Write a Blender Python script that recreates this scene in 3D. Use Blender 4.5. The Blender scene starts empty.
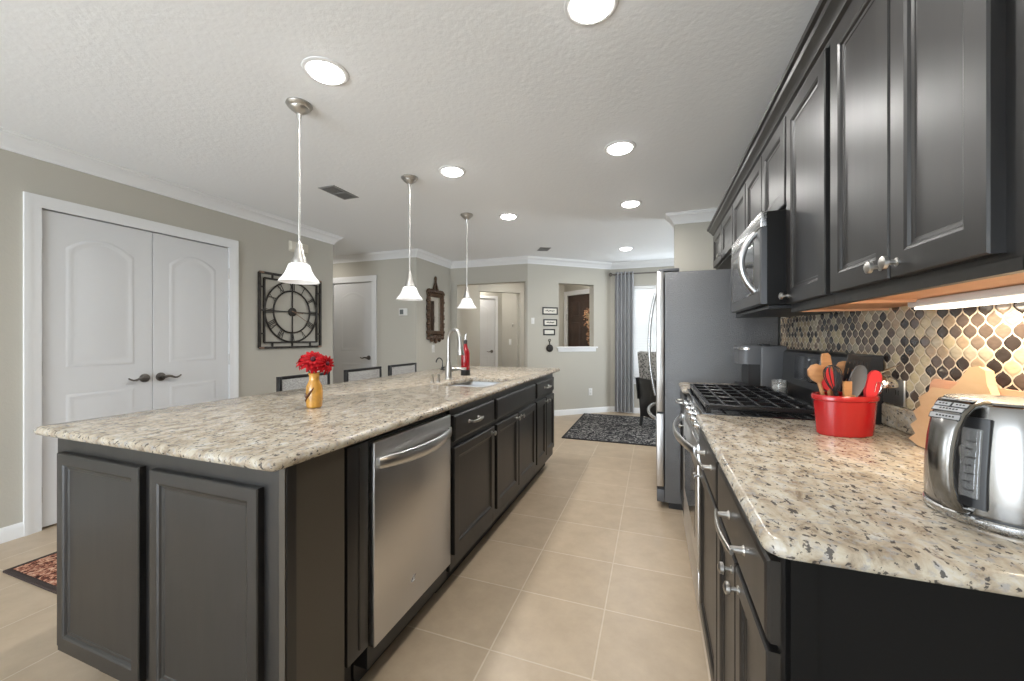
import bpy, bmesh, math, random
from mathutils import Vector, Matrix
random.seed(7)
PI = math.pi
sc = bpy.context.scene
COL = sc.collection

# ------------------------------------------------------------------ camera, world, light, exposure
FPX, CX, HY, VX, CAMH = 393.0, 512.0, 337.6, 654.0, 1.22
cam_d = bpy.data.cameras.new('camera')
cam = bpy.data.objects.new('camera', cam_d)
COL.objects.link(cam)
cam.location = (0, 0, CAMH)
cam.rotation_euler = (PI / 2, 0, math.atan((VX - CX) / FPX))
cam_d.sensor_width = 36.0
cam_d.lens = FPX / 1024 * 36
cam_d.shift_y = -(340.5 - HY) / 1024
cam_d.clip_start = 0.02
sc.camera = cam

sc.view_settings.view_transform = 'Standard'
sc.view_settings.look = 'None'
sc.view_settings.gamma = 1
sc.view_settings.use_curve_mapping = False
sc.view_settings.exposure = 0.72

world = bpy.data.worlds.new('sky')
sc.world = world
world.use_nodes = True
wb = world.node_tree.nodes['Background']
wb.inputs[0].default_value = (0.82, 0.91, 1.0, 1)
wb.inputs[1].default_value = 7.5


def area(name, loc, rot, sx, sy, power, color=(1, 1, 1), portal=False, shape='RECTANGLE'):
    d = bpy.data.lights.new(name, 'AREA')
    d.shape = shape
    d.size = sx
    d.size_y = sy
    d.energy = power
    d.color = color
    o = bpy.data.objects.new(name, d)
    COL.objects.link(o)
    o.location = loc
    o.rotation_euler = rot
    if portal:
        d.cycles.is_portal = True
    return o


CEIL = 2.44
LAMP_W = 5.0            # each recessed can
# portals; near, side and nook windows are added for fill, dining window is real
area('added_window_portal', (-2.0, -3.06, 1.23), (PI / 2, 0, 0), 2.8, 2.25, 1, portal=True)
area('added_side_window_portal', (-3.62, -2.05, 1.25), (PI / 2, 0, -PI / 2), 1.7, 2.1, 1, portal=True)
area('dining_daylight', (0.2, 6.74, 1.35), (-PI / 2, 0, 0), 1.1, 1.5, 1, portal=True)
area('added_nook_portal', (3.03, 5.5, 1.2), (PI / 2, 0, PI / 2), 1.5, 1.8, 1, portal=True)


# ------------------------------------------------------------------ materials
def newmat(name):
    m = bpy.data.materials.new(name)
    m.use_nodes = True
    nt = m.node_tree
    return m, nt, nt.nodes['Principled BSDF']


def N(nt, kind, **kw):
    n = nt.nodes.new(kind)
    for k, v in kw.items():
        if k.startswith('i_'):
            n.inputs[k[2:].replace('_', ' ')].default_value = v
        else:
            setattr(n, k, v)
    return n


def ramp(nt, stops, interp='LINEAR'):
    r = nt.nodes.new('ShaderNodeValToRGB')
    r.color_ramp.interpolation = interp
    e = r.color_ramp.elements
    while len(e) > 1:
        e.remove(e[-1])
    e[0].position = stops[0][0]
    e[0].color = (*stops[0][1], 1)
    for p, c in stops[1:]:
        q = e.new(p)
        q.color = (*c, 1)
    return r


def obj_coord(nt, scale=(1, 1, 1), loc=(0, 0, 0), rot=(0, 0, 0)):
    tc = nt.nodes.new('ShaderNodeTexCoord')
    mp = nt.nodes.new('ShaderNodeMapping')
    mp.inputs['Scale'].default_value = scale
    mp.inputs['Location'].default_value = loc
    mp.inputs['Rotation'].default_value = rot
    nt.links.new(tc.outputs['Object'], mp.inputs['Vector'])
    return mp.outputs['Vector']


def mat(name, color, rough=0.5, metal=0.0, coat=0.0, bump=None, var=None, spec=0.5, trans=0.0, emit=None, estr=0.0, aniso=0.0, vscale=(1, 1, 1)):
    """plain principled material; bump=(scale, strength, detail); var=(scale, amount)."""
    m, nt, b = newmat(name)
    b.inputs['Base Color'].default_value = (*color, 1)
    b.inputs['Roughness'].default_value = rough
    b.inputs['Metallic'].default_value = metal
    b.inputs['Coat Weight'].default_value = coat
    b.inputs['Coat Roughness'].default_value = 0.12
    b.inputs['Specular IOR Level'].default_value = spec
    b.inputs['Transmission Weight'].default_value = trans
    b.inputs['Anisotropic'].default_value = aniso
    if emit:
        b.inputs['Emission Color'].default_value = (*emit, 1)
        b.inputs['Emission Strength'].default_value = estr
    vec = obj_coord(nt, vscale)
    if bump:
        n = N(nt, 'ShaderNodeTexNoise')
        n.inputs['Scale'].default_value = bump[0]
        n.inputs['Detail'].default_value = bump[2] if len(bump) > 2 else 2
        nt.links.new(vec, n.inputs['Vector'])
        bp = N(nt, 'ShaderNodeBump')
        bp.inputs['Strength'].default_value = bump[1]
        bp.inputs['Distance'].default_value = bump[3] if len(bump) > 3 else 0.004
        nt.links.new(n.outputs['Fac'], bp.inputs['Height'])
        nt.links.new(bp.outputs['Normal'], b.inputs['Normal'])
    if var:
        n = N(nt, 'ShaderNodeTexNoise')
        n.inputs['Scale'].default_value = var[0]
        n.inputs['Detail'].default_value = 4
        nt.links.new(vec, n.inputs['Vector'])
        k = var[1]
        r = ramp(nt, [(0.3, tuple(c * (1 - k) for c in color)), (0.7, tuple(min(1, c * (1 + k)) for c in color))])
        nt.links.new(n.outputs['Fac'], r.inputs['Fac'])
        nt.links.new(r.outputs['Color'], b.inputs['Base Color'])
    return m


def mixc(nt, fac, a, b):
    m = nt.nodes.new('ShaderNodeMix')
    m.data_type = 'RGBA'
    for s, v in ((0, fac), (6, a), (7, b)):
        if hasattr(v, 'links'):
            nt.links.new(v, m.inputs[s])
        elif s == 0:
            m.inputs[0].default_value = v
        else:
            m.inputs[s].default_value = (*v, 1)
    return m.outputs[2]


def mth(nt, op, a, b=None, c=None):
    m = nt.nodes.new('ShaderNodeMath')
    m.operation = op
    for i, v in enumerate((a, b, c)):
        if v is None:
            continue
        if hasattr(v, 'links'):
            nt.links.new(v, m.inputs[i])
        else:
            m.inputs[i].default_value = v
    return m.outputs[0]


def noise(nt, vec, scale, detail=3, rough=0.5, dist=0.0):
    n = N(nt, 'ShaderNodeTexNoise')
    n.inputs['Scale'].default_value = scale
    n.inputs['Detail'].default_value = detail
    n.inputs['Roughness'].default_value = rough
    n.inputs['Distortion'].default_value = dist
    nt.links.new(vec, n.inputs['Vector'])
    return n.outputs['Fac']


def granite_mat():
    m, nt, b = newmat('granite')
    v = obj_coord(nt)
    v2 = obj_coord(nt, scale=(1.0, 0.62, 1.0), rot=(0, 0, 0.35))
    base = ramp(nt, [(0.33, (0.21, 0.165, 0.12)), (0.44, (0.36, 0.30, 0.225)), (0.56, (0.47, 0.415, 0.33)), (0.70, (0.51, 0.49, 0.455))])
    nt.links.new(noise(nt, v2, 24, 6, 0.68, 0.5), base.inputs['Fac'])
    grey = ramp(nt, [(0.54, (0, 0, 0)), (0.63, (1, 1, 1))])
    nt.links.new(noise(nt, v, 58, 4, 0.6), grey.inputs['Fac'])
    c1 = mixc(nt, mth(nt, 'MULTIPLY', grey.outputs['Color'], 0.7), base.outputs['Color'], (0.29, 0.285, 0.285))
    rust = ramp(nt, [(0.62, (0, 0, 0)), (0.68, (1, 1, 1))])
    nt.links.new(noise(nt, v2, 38, 4, 0.62, 0.3), rust.inputs['Fac'])
    c2 = mixc(nt, mth(nt, 'MULTIPLY', rust.outputs['Color'], 0.6), c1, (0.19, 0.125, 0.09))
    dark = ramp(nt, [(0.585, (0, 0, 0)), (0.625, (1, 1, 1))])
    nt.links.new(noise(nt, v2, 96, 3, 0.6, 0.2), dark.inputs['Fac'])
    c3 = mixc(nt, mth(nt, 'MULTIPLY', dark.outputs['Color'], 0.85), c2, (0.035, 0.032, 0.035))
    nt.links.new(c3, b.inputs['Base Color'])
    b.inputs['Roughness'].default_value = 0.19
    b.inputs['Specular IOR Level'].default_value = 0.36
    return m


def floor_mat():
    m, nt, b = newmat('floor_tile')
    v = obj_coord(nt, loc=(0.208, -1.415, 0))
    br = N(nt, 'ShaderNodeTexBrick', offset=0.0, squash=1.0)
    br.inputs['Scale'].default_value = 1.0
    br.inputs['Brick Width'].default_value = 0.395
    br.inputs['Row Height'].default_value = 0.385
    br.inputs['Mortar Size'].default_value = 0.0035
    br.inputs['Mortar Smooth'].default_value = 0.3
    br.inputs['Color1'].default_value = (0.43, 0.335, 0.235, 1)
    br.inputs['Color2'].default_value = (0.46, 0.36, 0.255, 1)
    br.inputs['Mortar'].default_value = (0.56, 0.47, 0.36, 1)
    nt.links.new(v, br.inputs['Vector'])
    r = ramp(nt, [(0.3, (0.88, 0.87, 0.85)), (0.7, (1.07, 1.07, 1.07))])
    nt.links.new(noise(nt, v, 7, 6, 0.65), r.inputs['Fac'])
    mx = nt.nodes.new('ShaderNodeMix')
    mx.data_type = 'RGBA'
    mx.blend_type = 'MULTIPLY'
    mx.inputs[0].default_value = 1
    nt.links.new(br.outputs['Color'], mx.inputs[6])
    nt.links.new(r.outputs['Color'], mx.inputs[7])
    nt.links.new(mx.outputs[2], b.inputs['Base Color'])
    b.inputs['Roughness'].default_value = 0.33
    bp = N(nt, 'ShaderNodeBump')
    bp.inputs['Strength'].default_value = 0.5
    bp.inputs['Distance'].default_value = 0.002
    h = mth(nt, 'ADD', mth(nt, 'MULTIPLY', br.outputs['Fac'], -1.0), mth(nt, 'MULTIPLY', noise(nt, v, 9, 4), 0.25))
    nt.links.new(h, bp.inputs['Height'])
    nt.links.new(bp.outputs['Normal'], b.inputs['Normal'])
    return m


def arabesque_mat():
    """lantern tiles: staggered ogee cells, each tile its own tone."""
    m, nt, b = newmat('arabesque_tile')
    W, Hh, G = 0.0515, 0.0575, 0.0021
    tc = nt.nodes.new('ShaderNodeTexCoord')
    sp = nt.nodes.new('ShaderNodeSeparateXYZ')
    nt.links.new(tc.outputs['Object'], sp.inputs[0])
    u, z = sp.outputs['Y'], sp.outputs['Z']
    un = mth(nt, 'DIVIDE', u, W)
    zn = mth(nt, 'DIVIDE', z, Hh)
    ru = mth(nt, 'ROUND', un)
    du = mth(nt, 'MULTIPLY', mth(nt, 'ABSOLUTE', mth(nt, 'SUBTRACT', un, ru)), W)
    cos0 = mth(nt, 'COSINE', mth(nt, 'MULTIPLY', zn, 2 * PI))
    cosv = mth(nt, 'MULTIPLY', mth(nt, 'SIGN', cos0), mth(nt, 'POWER', mth(nt, 'ABSOLUTE', cos0), 0.78))
    w = mth(nt, 'MULTIPLY', mth(nt, 'ADD', cosv, 1.0), W / 4)
    sd = mth(nt, 'SUBTRACT', du, w)                      # <0: tile A, >0: tile B
    isb = mth(nt, 'GREATER_THAN', sd, 0.0)
    ida = mth(nt, 'ADD', mth(nt, 'MULTIPLY', ru, 17.31), mth(nt, 'MULTIPLY', mth(nt, 'ROUND', zn), 5.77))
    idb = mth(nt, 'ADD', mth(nt, 'MULTIPLY', mth(nt, 'FLOOR', un), 17.31), mth(nt, 'ADD', mth(nt, 'MULTIPLY', mth(nt, 'FLOOR', zn), 5.77), 301.3))
    idv = mth(nt, 'ADD', mth(nt, 'MULTIPLY', ida, mth(nt, 'SUBTRACT', 1.0, isb)), mth(nt, 'MULTIPLY', idb, isb))
    wn = nt.nodes.new('ShaderNodeTexWhiteNoise')
    wn.noise_dimensions = '1D'
    nt.links.new(idv, wn.inputs['W'])
    cr = ramp(nt, [(0, (0.055, 0.042, 0.036)), (0.22, (0.13, 0.095, 0.075)), (0.42, (0.24, 0.18, 0.135)), (0.60, (0.42, 0.31, 0.20)), (0.74, (0.58, 0.47, 0.29)), (0.88, (0.47, 0.40, 0.29))], 'CONSTANT')
    nt.links.new(wn.outputs['Value'], cr.inputs['Fac'])
    streak = ramp(nt, [(0.25, (0.80, 0.80, 0.80)), (0.75, (1.15, 1.15, 1.15))])
    v2 = obj_coord(nt, scale=(1, 1, 3))
    nt.links.new(noise(nt, v2, 40, 3), streak.inputs['Fac'])
    mx = nt.nodes.new('ShaderNodeMix')
    mx.data_type = 'RGBA'
    mx.blend_type = 'MULTIPLY'
    mx.inputs[0].default_value = 1
    nt.links.new(cr.outputs['Color'], mx.inputs[6])
    nt.links.new(streak.outputs['Color'], mx.inputs[7])
    # approximate distance to the joint, corrected for the slope of the ogee
    sinv = mth(nt, 'SINE', mth(nt, 'MULTIPLY', zn, 2 * PI))
    slope = mth(nt, 'MULTIPLY', sinv, (W / 4) * 2 * PI / Hh)
    dist = mth(nt, 'DIVIDE', mth(nt, 'ABSOLUTE', sd), mth(nt, 'SQRT', mth(nt, 'ADD', mth(nt, 'MULTIPLY', slope, slope), 1.0)))
    grout = mth(nt, 'LESS_THAN', dist, G)
    col = mixc(nt, grout, mx.outputs[2], (0.66, 0.56, 0.42))
    nt.links.new(col, b.inputs['Base Color'])
    nt.links.new(mth(nt, 'ADD', mth(nt, 'MULTIPLY', grout, 0.55), 0.14), b.inputs['Roughness'])
    bp = N(nt, 'ShaderNodeBump')
    bp.inputs['Strength'].default_value = 0.6
    bp.inputs['Distance'].default_value = 0.0025
    prof = mth(nt, 'SMOOTH_MIN', mth(nt, 'DIVIDE', dist, 0.007), 1.0, 0.3)
    nt.links.new(mth(nt, 'ADD', prof, mth(nt, 'MULTIPLY', wn.outputs['Value'], 0.2)), bp.inputs['Height'])
    nt.links.new(bp.outputs['Normal'], b.inputs['Normal'])
    return m


def rug_mat(name, stops, scale, rough=0.95, dist=1.5):
    m, nt, b = newmat(name)
    v = obj_coord(nt)
    r = ramp(nt, stops)
    nt.links.new(noise(nt, v, scale, 4, 0.6, dist), r.inputs['Fac'])
    nt.links.new(r.outputs['Color'], b.inputs['Base Color'])
    b.inputs['Roughness'].default_value = rough
    b.inputs['Specular IOR Level'].default_value = 0.1
    bp = N(nt, 'ShaderNodeBump')
    bp.inputs['Strength'].default_value = 0.6
    bp.inputs['Distance'].default_value = 0.003
    nt.links.new(noise(nt, v, 220, 2), bp.inputs['Height'])
    nt.links.new(bp.outputs['Normal'], b.inputs['Normal'])
    return m


def weave_mat(name, c0, c1, scale):
    m, nt, b = newmat(name)
    v = obj_coord(nt)
    vo = N(nt, 'ShaderNodeTexVoronoi')
    vo.inputs['Scale'].default_value = scale
    nt.links.new(v, vo.inputs['Vector'])
    r = ramp(nt, [(0.25, c0), (0.55, c1)])
    nt.links.new(vo.outputs['Distance'], r.inputs['Fac'])
    nt.links.new(r.outputs['Color'], b.inputs['Base Color'])
    b.inputs['Roughness'].default_value = 0.85
    return m


def wood_mat(name, ca, cb, rough=0.5, scale=9, stretch=(1, 1, 7)):
    m, nt, b = newmat(name)
    v = obj_coord(nt, scale=stretch)
    r = ramp(nt, [(0.32, ca), (0.68, cb)])
    nt.links.new(noise(nt, v, scale, 5, 0.6, 0.8), r.inputs['Fac'])
    nt.links.new(r.outputs['Color'], b.inputs['Base Color'])
    b.inputs['Roughness'].default_value = rough
    return m


def steel_mat(name, color, rough, axis=2, k=0.06):
    """brushed metal; brushing runs along the given axis."""
    m, nt, b = newmat(name)
    s = [260, 260, 260]
    s[axis] = 1.5
    v = obj_coord(nt, scale=tuple(s))
    f = noise(nt, v, 1, 3)
    nt.links.new(mth(nt, 'ADD', mth(nt, 'MULTIPLY', f, k * 2), rough - k), b.inputs['Roughness'])
    b.inputs['Base Color'].default_value = (*color, 1)
    b.inputs['Metallic'].default_value = 1.0
    return m


def espresso_mat():
    m, nt, b = newmat('espresso_wood')
    v = obj_coord(nt, scale=(1, 1, 0.16))
    r = ramp(nt, [(0.3, (0.0055, 0.005, 0.0048)), (0.7, (0.012, 0.0106, 0.0100))])
    nt.links.new(noise(nt, v, 26, 5, 0.6, 0.5), r.inputs['Fac'])
    nt.links.new(r.outputs['Color'], b.inputs['Base Color'])
    b.inputs['Specular IOR Level'].default_value = 0.65
    nt.links.new(mth(nt, 'ADD', mth(nt, 'MULTIPLY', noise(nt, v, 30, 3), 0.05), 0.34), b.inputs['Roughness'])
    return m


M = {}
M['side_dark'] = mat('shaded_side_dark', (0.0055, 0.0052, 0.005), 0.55, spec=0.12)  # darker, duller espresso copy; shade on near-facing sides put into the colour
M['side_floor_sheen'] = mat('espresso_floor_sheen', (0.050, 0.041, 0.031), 0.38, spec=0.6)  # espresso copy with the floor's reflection painted in as lighter brown
M['wall'] = mat('wall_paint', (0.47, 0.445, 0.385), 0.75, bump=(90, 0.25, 3, 0.003))
M['wall_light'] = M['wall']
M['ceiling'] = mat('ceiling_paint', (0.86, 0.875, 0.89), 0.9, bump=(42, 0.4, 3, 0.004))
M['trim'] = mat('white_trim', (0.76, 0.76, 0.755), 0.45)
M['door'] = mat('white_door_paint', (0.66, 0.66, 0.66), 0.5, bump=(60, 0.05))
M['floor'] = floor_mat()
M['granite'] = granite_mat()
M['espresso'] = espresso_mat()
M['arabesque'] = arabesque_mat()
M['steel'] = steel_mat('brushed_steel', (0.60, 0.59, 0.58), 0.32, axis=2)
M['steel_h'] = steel_mat('brushed_steel_horizontal', (0.56, 0.56, 0.56), 0.27, axis=1)
M['dark_steel'] = steel_mat('dark_brushed_steel', (0.17, 0.17, 0.175), 0.36, axis=2)
M['fridge_side'] = mat('grey_textured_enamel', (0.135, 0.136, 0.138), 0.27, metal=0.25, bump=(170, 1.0, 2, 0.003))
M['kettle_steel'] = steel_mat('kettle_brushed_steel', (0.27, 0.263, 0.252), 0.24, axis=2, k=0.03)
M['handle_steel'] = mat('satin_handle_steel', (0.60, 0.60, 0.60), 0.28, metal=1.0)
M['grey_button'] = mat('grey_button', (0.30, 0.30, 0.30), 0.4)
M['sink_steel'] = mat('satin_sink_steel', (0.42, 0.42, 0.42), 0.38, metal=1.0)
M['nickel'] = mat('satin_nickel', (0.52, 0.505, 0.48), 0.33, metal=1.0)
M['chrome'] = mat('chrome', (0.78, 0.78, 0.78), 0.10, metal=1.0)
M['bronze'] = mat('dark_bronze', (0.16, 0.145, 0.13), 0.35, metal=0.9)
M['black_iron'] = mat('black_cast_iron', (0.010, 0.010, 0.011), 0.26)
M['black_gloss'] = mat('black_gloss', (0.008, 0.008, 0.009), 0.08, coat=0.5)
M['black_plastic'] = mat('black_plastic', (0.016, 0.016, 0.017), 0.38)
M['grey_plastic'] = mat('dark_grey_plastic', (0.105, 0.106, 0.110), 0.42)
M['black_satin'] = mat('black_satin_enamel', (0.016, 0.016, 0.017), 0.32)
M['toe'] = mat('toe_kick_board', (0.02, 0.017, 0.015), 0.6)
M['tan_wood'] = wood_mat('raw_cabinet_wood', (0.60, 0.30, 0.15), (0.74, 0.42, 0.24), 0.6, 5, (1, 0.2, 1))
M['opal'] = mat('opal_glass', (0.85, 0.85, 0.85), 0.35, emit=(1, 0.97, 0.93), estr=0.12)
M['lamp_glow'] = mat('lamp_lens', (0.9, 0.9, 0.9), 0.4, emit=(1.0, 0.98, 0.95), estr=14.0)
M['tube_glow'] = mat('tube_lens', (0.9, 0.9, 0.9), 0.4, emit=(1.0, 0.90, 0.76), estr=1.6)
M['white_plastic'] = mat('white_plastic', (0.72, 0.71, 0.68), 0.4)
M['beige_plastic'] = mat('beige_plastic', (0.60, 0.56, 0.47), 0.5)
M['display'] = mat('grey_screen', (0.12, 0.13, 0.13), 0.2)
M['clock_metal'] = mat('weathered_iron', (0.035, 0.030, 0.026), 0.5, metal=0.5, var=(30, 0.5))
M['clock_tan'] = mat('distressed_corner_paint', (0.24, 0.15, 0.10), 0.7, var=(60, 0.5))
M['gilt'] = mat('antique_gilt', (0.075, 0.040, 0.020), 0.40, metal=0.35, var=(45, 0.7), bump=(80, 0.6))
M['mirror'] = mat('mirror_glass', (0.86, 0.86, 0.84), 0.03, metal=1.0)
M['amber'] = mat('amber_glazed_glass', (0.55, 0.27, 0.045), 0.16, coat=0.6, var=(18, 0.35))
M['brown_glaze'] = mat('brown_leaf_glaze', (0.10, 0.035, 0.012), 0.25)
M['petal'] = mat('red_petal', (0.36, 0.004, 0.008), 0.6, var=(60, 0.35), spec=0.15)
M['petal_core'] = mat('dark_flower_centre', (0.07, 0.004, 0.012), 0.8)
M['stem'] = mat('green_stem', (0.05, 0.12, 0.03), 0.6)
M['red_ceramic'] = mat('red_ceramic', (0.36, 0.010, 0.011), 0.22, coat=0.4)
M['red_glass'] = mat('red_glass', (0.30, 0.004, 0.010), 0.12, coat=0.5)
M['red_silicone'] = mat('red_silicone', (0.60, 0.035, 0.040), 0.45)
M['utensil_wood'] = wood_mat('utensil_wood', (0.34, 0.16, 0.065), (0.46, 0.235, 0.10), 0.55)
M['board_wood'] = wood_mat('board_wood', (0.56, 0.36, 0.19), (0.65, 0.45, 0.26), 0.5, 6, (1, 1, 3))
M['board_pink'] = wood_mat('reddish_board_wood', (0.52, 0.27, 0.16), (0.62, 0.35, 0.22), 0.5, 6)
M['slate_silicone'] = mat('slate_silicone', (0.085, 0.087, 0.090), 0.45)
M['glass'] = mat('clear_glass', (0.9, 0.9, 0.88), 0.05, trans=0.85)
M['wax'] = mat('pale_wax', (0.62, 0.60, 0.55), 0.5)
M['stool_fabric'] = weave_mat('stool_weave', (0.17, 0.165, 0.16), (0.42, 0.41, 0.39), 170)
M['chair_fabric'] = weave_mat('leaf_print_fabric', (0.03, 0.03, 0.032), (0.36, 0.35, 0.33), 38)
M['black_wood'] = mat('black_wood', (0.012, 0.011, 0.011), 0.35)
M['curtain'] = mat('grey_curtain', (0.36, 0.363, 0.372), 0.8, bump=(300, 0.3))
M['blind'] = mat('white_blind_slat', (0.80, 0.80, 0.79), 0.5)
M['rug_red'] = rug_mat('leopard_rug', [(0.36, (0.025, 0.012, 0.010)), (0.48, (0.20, 0.07, 0.045)), (0.55, (0.42, 0.20, 0.13)), (0.64, (0.60, 0.40, 0.28))], 34)
M['rug_border'] = mat('dark_rug_border', (0.035, 0.022, 0.018), 0.95, bump=(200, 0.5))
M['rug_grey'] = rug_mat('charcoal_vine_rug', [(0.42, (0.020, 0.020, 0.023)), (0.52, (0.055, 0.054, 0.058)), (0.57, (0.27, 0.26, 0.25)), (0.68, (0.34, 0.33, 0.31))], 11, dist=3.0)
M['rug_black'] = mat('black_rug_edge', (0.014, 0.014, 0.015), 0.95)
M['front_door'] = mat('dark_brown_door', (0.060, 0.034, 0.024), 0.35, var=(6, 0.3))
M['dried'] = mat('dried_leaves', (0.55, 0.31, 0.17), 0.85, var=(50, 0.6))
M['burlap'] = mat('burlap_ribbon', (0.55, 0.40, 0.24), 0.9)
M['paper'] = mat('cream_card', (0.68, 0.65, 0.57), 0.8)
M['ink'] = mat('black_ink', (0.03, 0.028, 0.025), 0.8)
M['vent_dark'] = mat('dark_duct', (0.045, 0.045, 0.045), 0.8)
M['vent_white'] = mat('grille_grey_white', (0.24, 0.24, 0.24), 0.5)


# ------------------------------------------------------------------ mesh builder
class Fr:
    """a local frame: origin O, axes u, v and outward n."""
    def __init__(s, O, u, v, n):
        s.O, s.u, s.v, s.n = Vector(O), Vector(u), Vector(v), Vector(n)

    def p(s, a, b, c=0.0):
        return s.O + s.u * a + s.v * b + s.n * c


class MB:
    def __init__(s):
        s.bm = bmesh.new()

    def box(s, a, b, bev=0.0, seg=2, fr=None):
        x0, x1 = sorted((a[0], b[0]))
        y0, y1 = sorted((a[1], b[1]))
        z0, z1 = sorted((a[2], b[2]))
        P = [(x0, y0, z0), (x1, y0, z0), (x1, y1, z0), (x0, y1, z0), (x0, y0, z1), (x1, y0, z1), (x1, y1, z1), (x0, y1, z1)]
        if fr:
            P = [fr.p(*p) for p in P]
        v = [s.bm.verts.new(p) for p in P]
        fs = [s.bm.faces.new([v[i] for i in f]) for f in ((0, 3, 2, 1), (4, 5, 6, 7), (0, 1, 5, 4), (1, 2, 6, 5), (2, 3, 7, 6), (3, 0, 4, 7))]
        if bev > 0:
            ed = list({e for f in fs for e in f.edges})
            bmesh.ops.bevel(s.bm, geom=ed, offset=bev, offset_type='OFFSET', segments=seg, profile=0.5, affect='EDGES', clamp_overlap=True)
        return s

    def rings(s, loops, cap0=True, cap1=True):
        R = [[s.bm.verts.new(p) for p in L] for L in loops]
        for A, B in zip(R, R[1:]):
            n = len(A)
            for i in range(n):
                j = (i + 1) % n
                try:
                    s.bm.faces.new((A[i], A[j], B[j], B[i]))
                except ValueError:
                    pass
        if cap0 and len(R[0]) > 2:
            s.bm.faces.new(R[0])
        if cap1 and len(R[-1]) > 2:
            s.bm.faces.new(R[-1])
        return s

    def panel(s, fr, rect, steps, cap0=True, cap1=True):
        """nested rectangles: steps are (inset, height)."""
        u0, v0, u1, v1 = rect
        L = []
        for i, h in steps:
            L.append([fr.p(u0 + i, v0 + i, h), fr.p(u1 - i, v0 + i, h), fr.p(u1 - i, v1 - i, h), fr.p(u0 + i, v1 - i, h)])
        return s.rings(L, cap0, cap1)

    def arch_panel(s, fr, rect, rise, steps, n=14):
        u0, v0, u1, v1 = rect
        L = []
        for i, h in steps:
            a, b, c, d = u0 + i, v0 + i, u1 - i, v1 - i
            pts = [(a, b), (c, b)]
            for k in range(n + 1):
                t = k / n
                pts.append((c + (a - c) * t, d - rise + rise * math.sin(PI * t) ** 0.85))
            L.append([fr.p(x, y, h) for x, y in pts])
        return s.rings(L, False, True)

    def tube(s, path, r, n=10, cap=True, flat=None):
        path = [Vector(p) for p in path]
        rs = r if isinstance(r, (list, tuple)) else [r] * len(path)
        t0 = (path[1] - path[0]).normalized()
        up = Vector((0, 0, 1)) if abs(t0.z) < 0.9 else Vector((1, 0, 0))
        a = t0.cross(up).normalized()
        L = []
        for i, p in enumerate(path):
            if i == 0:
                t = t0
            elif i == len(path) - 1:
                t = (path[i] - path[i - 1]).normalized()
            else:
                t = ((path[i] - path[i - 1]).normalized() + (path[i + 1] - path[i]).normalized()).normalized()
            a = (a - t * a.dot(t)).normalized()
            b = t.cross(a)
            k = flat if flat else 1.0
            L.append([p + a * (rs[i] * math.cos(2 * PI * j / n)) + b * (rs[i] * k * math.sin(2 * PI * j / n)) for j in range(n)])
        return s.rings(L, cap, cap)

    def strap(s, path, wvec, w, t):
        """flat band: width w along wvec, thickness t, following path."""
        path = [Vector(p) for p in path]
        wv = Vector(wvec).normalized()
        ws = w if isinstance(w, (list, tuple)) else [w] * len(path)
        L = []
        for i, p in enumerate(path):
            q0, q1 = path[max(0, i - 1)], path[min(len(path) - 1, i + 1)]
            tg = (q1 - q0).normalized()
            nn = tg.cross(wv).normalized()
            h = ws[i] / 2
            e = t * 0.35
            L.append([p + wv * (-h) + nn * (t / 2 - e), p + wv * (-h + e) + nn * (t / 2), p + wv * (h - e) + nn * (t / 2), p + wv * h + nn * (t / 2 - e),
                      p + wv * h - nn * (t / 2 - e), p + wv * (h - e) - nn * (t / 2), p + wv * (-h + e) - nn * (t / 2), p + wv * (-h) - nn * (t / 2 - e)])
        return s.rings(L)

    def lathe(s, prof, c=(0, 0, 0), n=32, axis='z', sx=1.0, sy=1.0, cap0=True, cap1=True):
        L = []
        for r, z in prof:
            ring = []
            for j in range(n):
                a = 2 * PI * j / n
                x, y = max(r, 1e-5) * math.cos(a) * sx, max(r, 1e-5) * math.sin(a) * sy
                if axis == 'z':
                    q = (c[0] + x, c[1] + y, c[2] + z)
                elif axis == 'x':
                    q = (c[0] + z, c[1] + x, c[2] + y)
                else:
                    q = (c[0] + x, c[1] + z, c[2] + y)
                ring.append(q)
            L.append(ring)
        return s.rings(L, cap0, cap1)

    def cyl(s, p0, p1, r, n=16):
        return s.tube([p0, p1], r, n)

    def prism(s, fr, pts, h0, h1, bev=0.0):
        if bev:
            c = Vector((sum(p[0] for p in pts) / len(pts), sum(p[1] for p in pts) / len(pts)))
            def sh(k):
                return [(p[0] + (c[0] - p[0]) * k, p[1] + (c[1] - p[1]) * k) for p in pts]
            kk = bev / max(1e-4, max((Vector(p) - c).length for p in pts))
            L = [[fr.p(a, b, h0) for a, b in sh(kk)], [fr.p(a, b, h0 + bev) for a, b in pts], [fr.p(a, b, h1 - bev) for a, b in pts], [fr.p(a, b, h1) for a, b in sh(kk)]]
        else:
            L = [[fr.p(a, b, h0) for a, b in pts], [fr.p(a, b, h1) for a, b in pts]]
        return s.rings(L)

    def ball(s, c, r, n=10, m=7, sx=1, sy=1, sz=1):
        L = []
        for i in range(m + 1):
            a = -PI / 2 + PI * i / m
            rr = max(math.cos(a), 0.02) * r
            L.append([(c[0] + rr * sx * math.cos(2 * PI * j / n), c[1] + rr * sy * math.sin(2 * PI * j / n), c[2] + r * sz * math.sin(a)) for j in range(n)])
        return s.rings(L)

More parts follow.
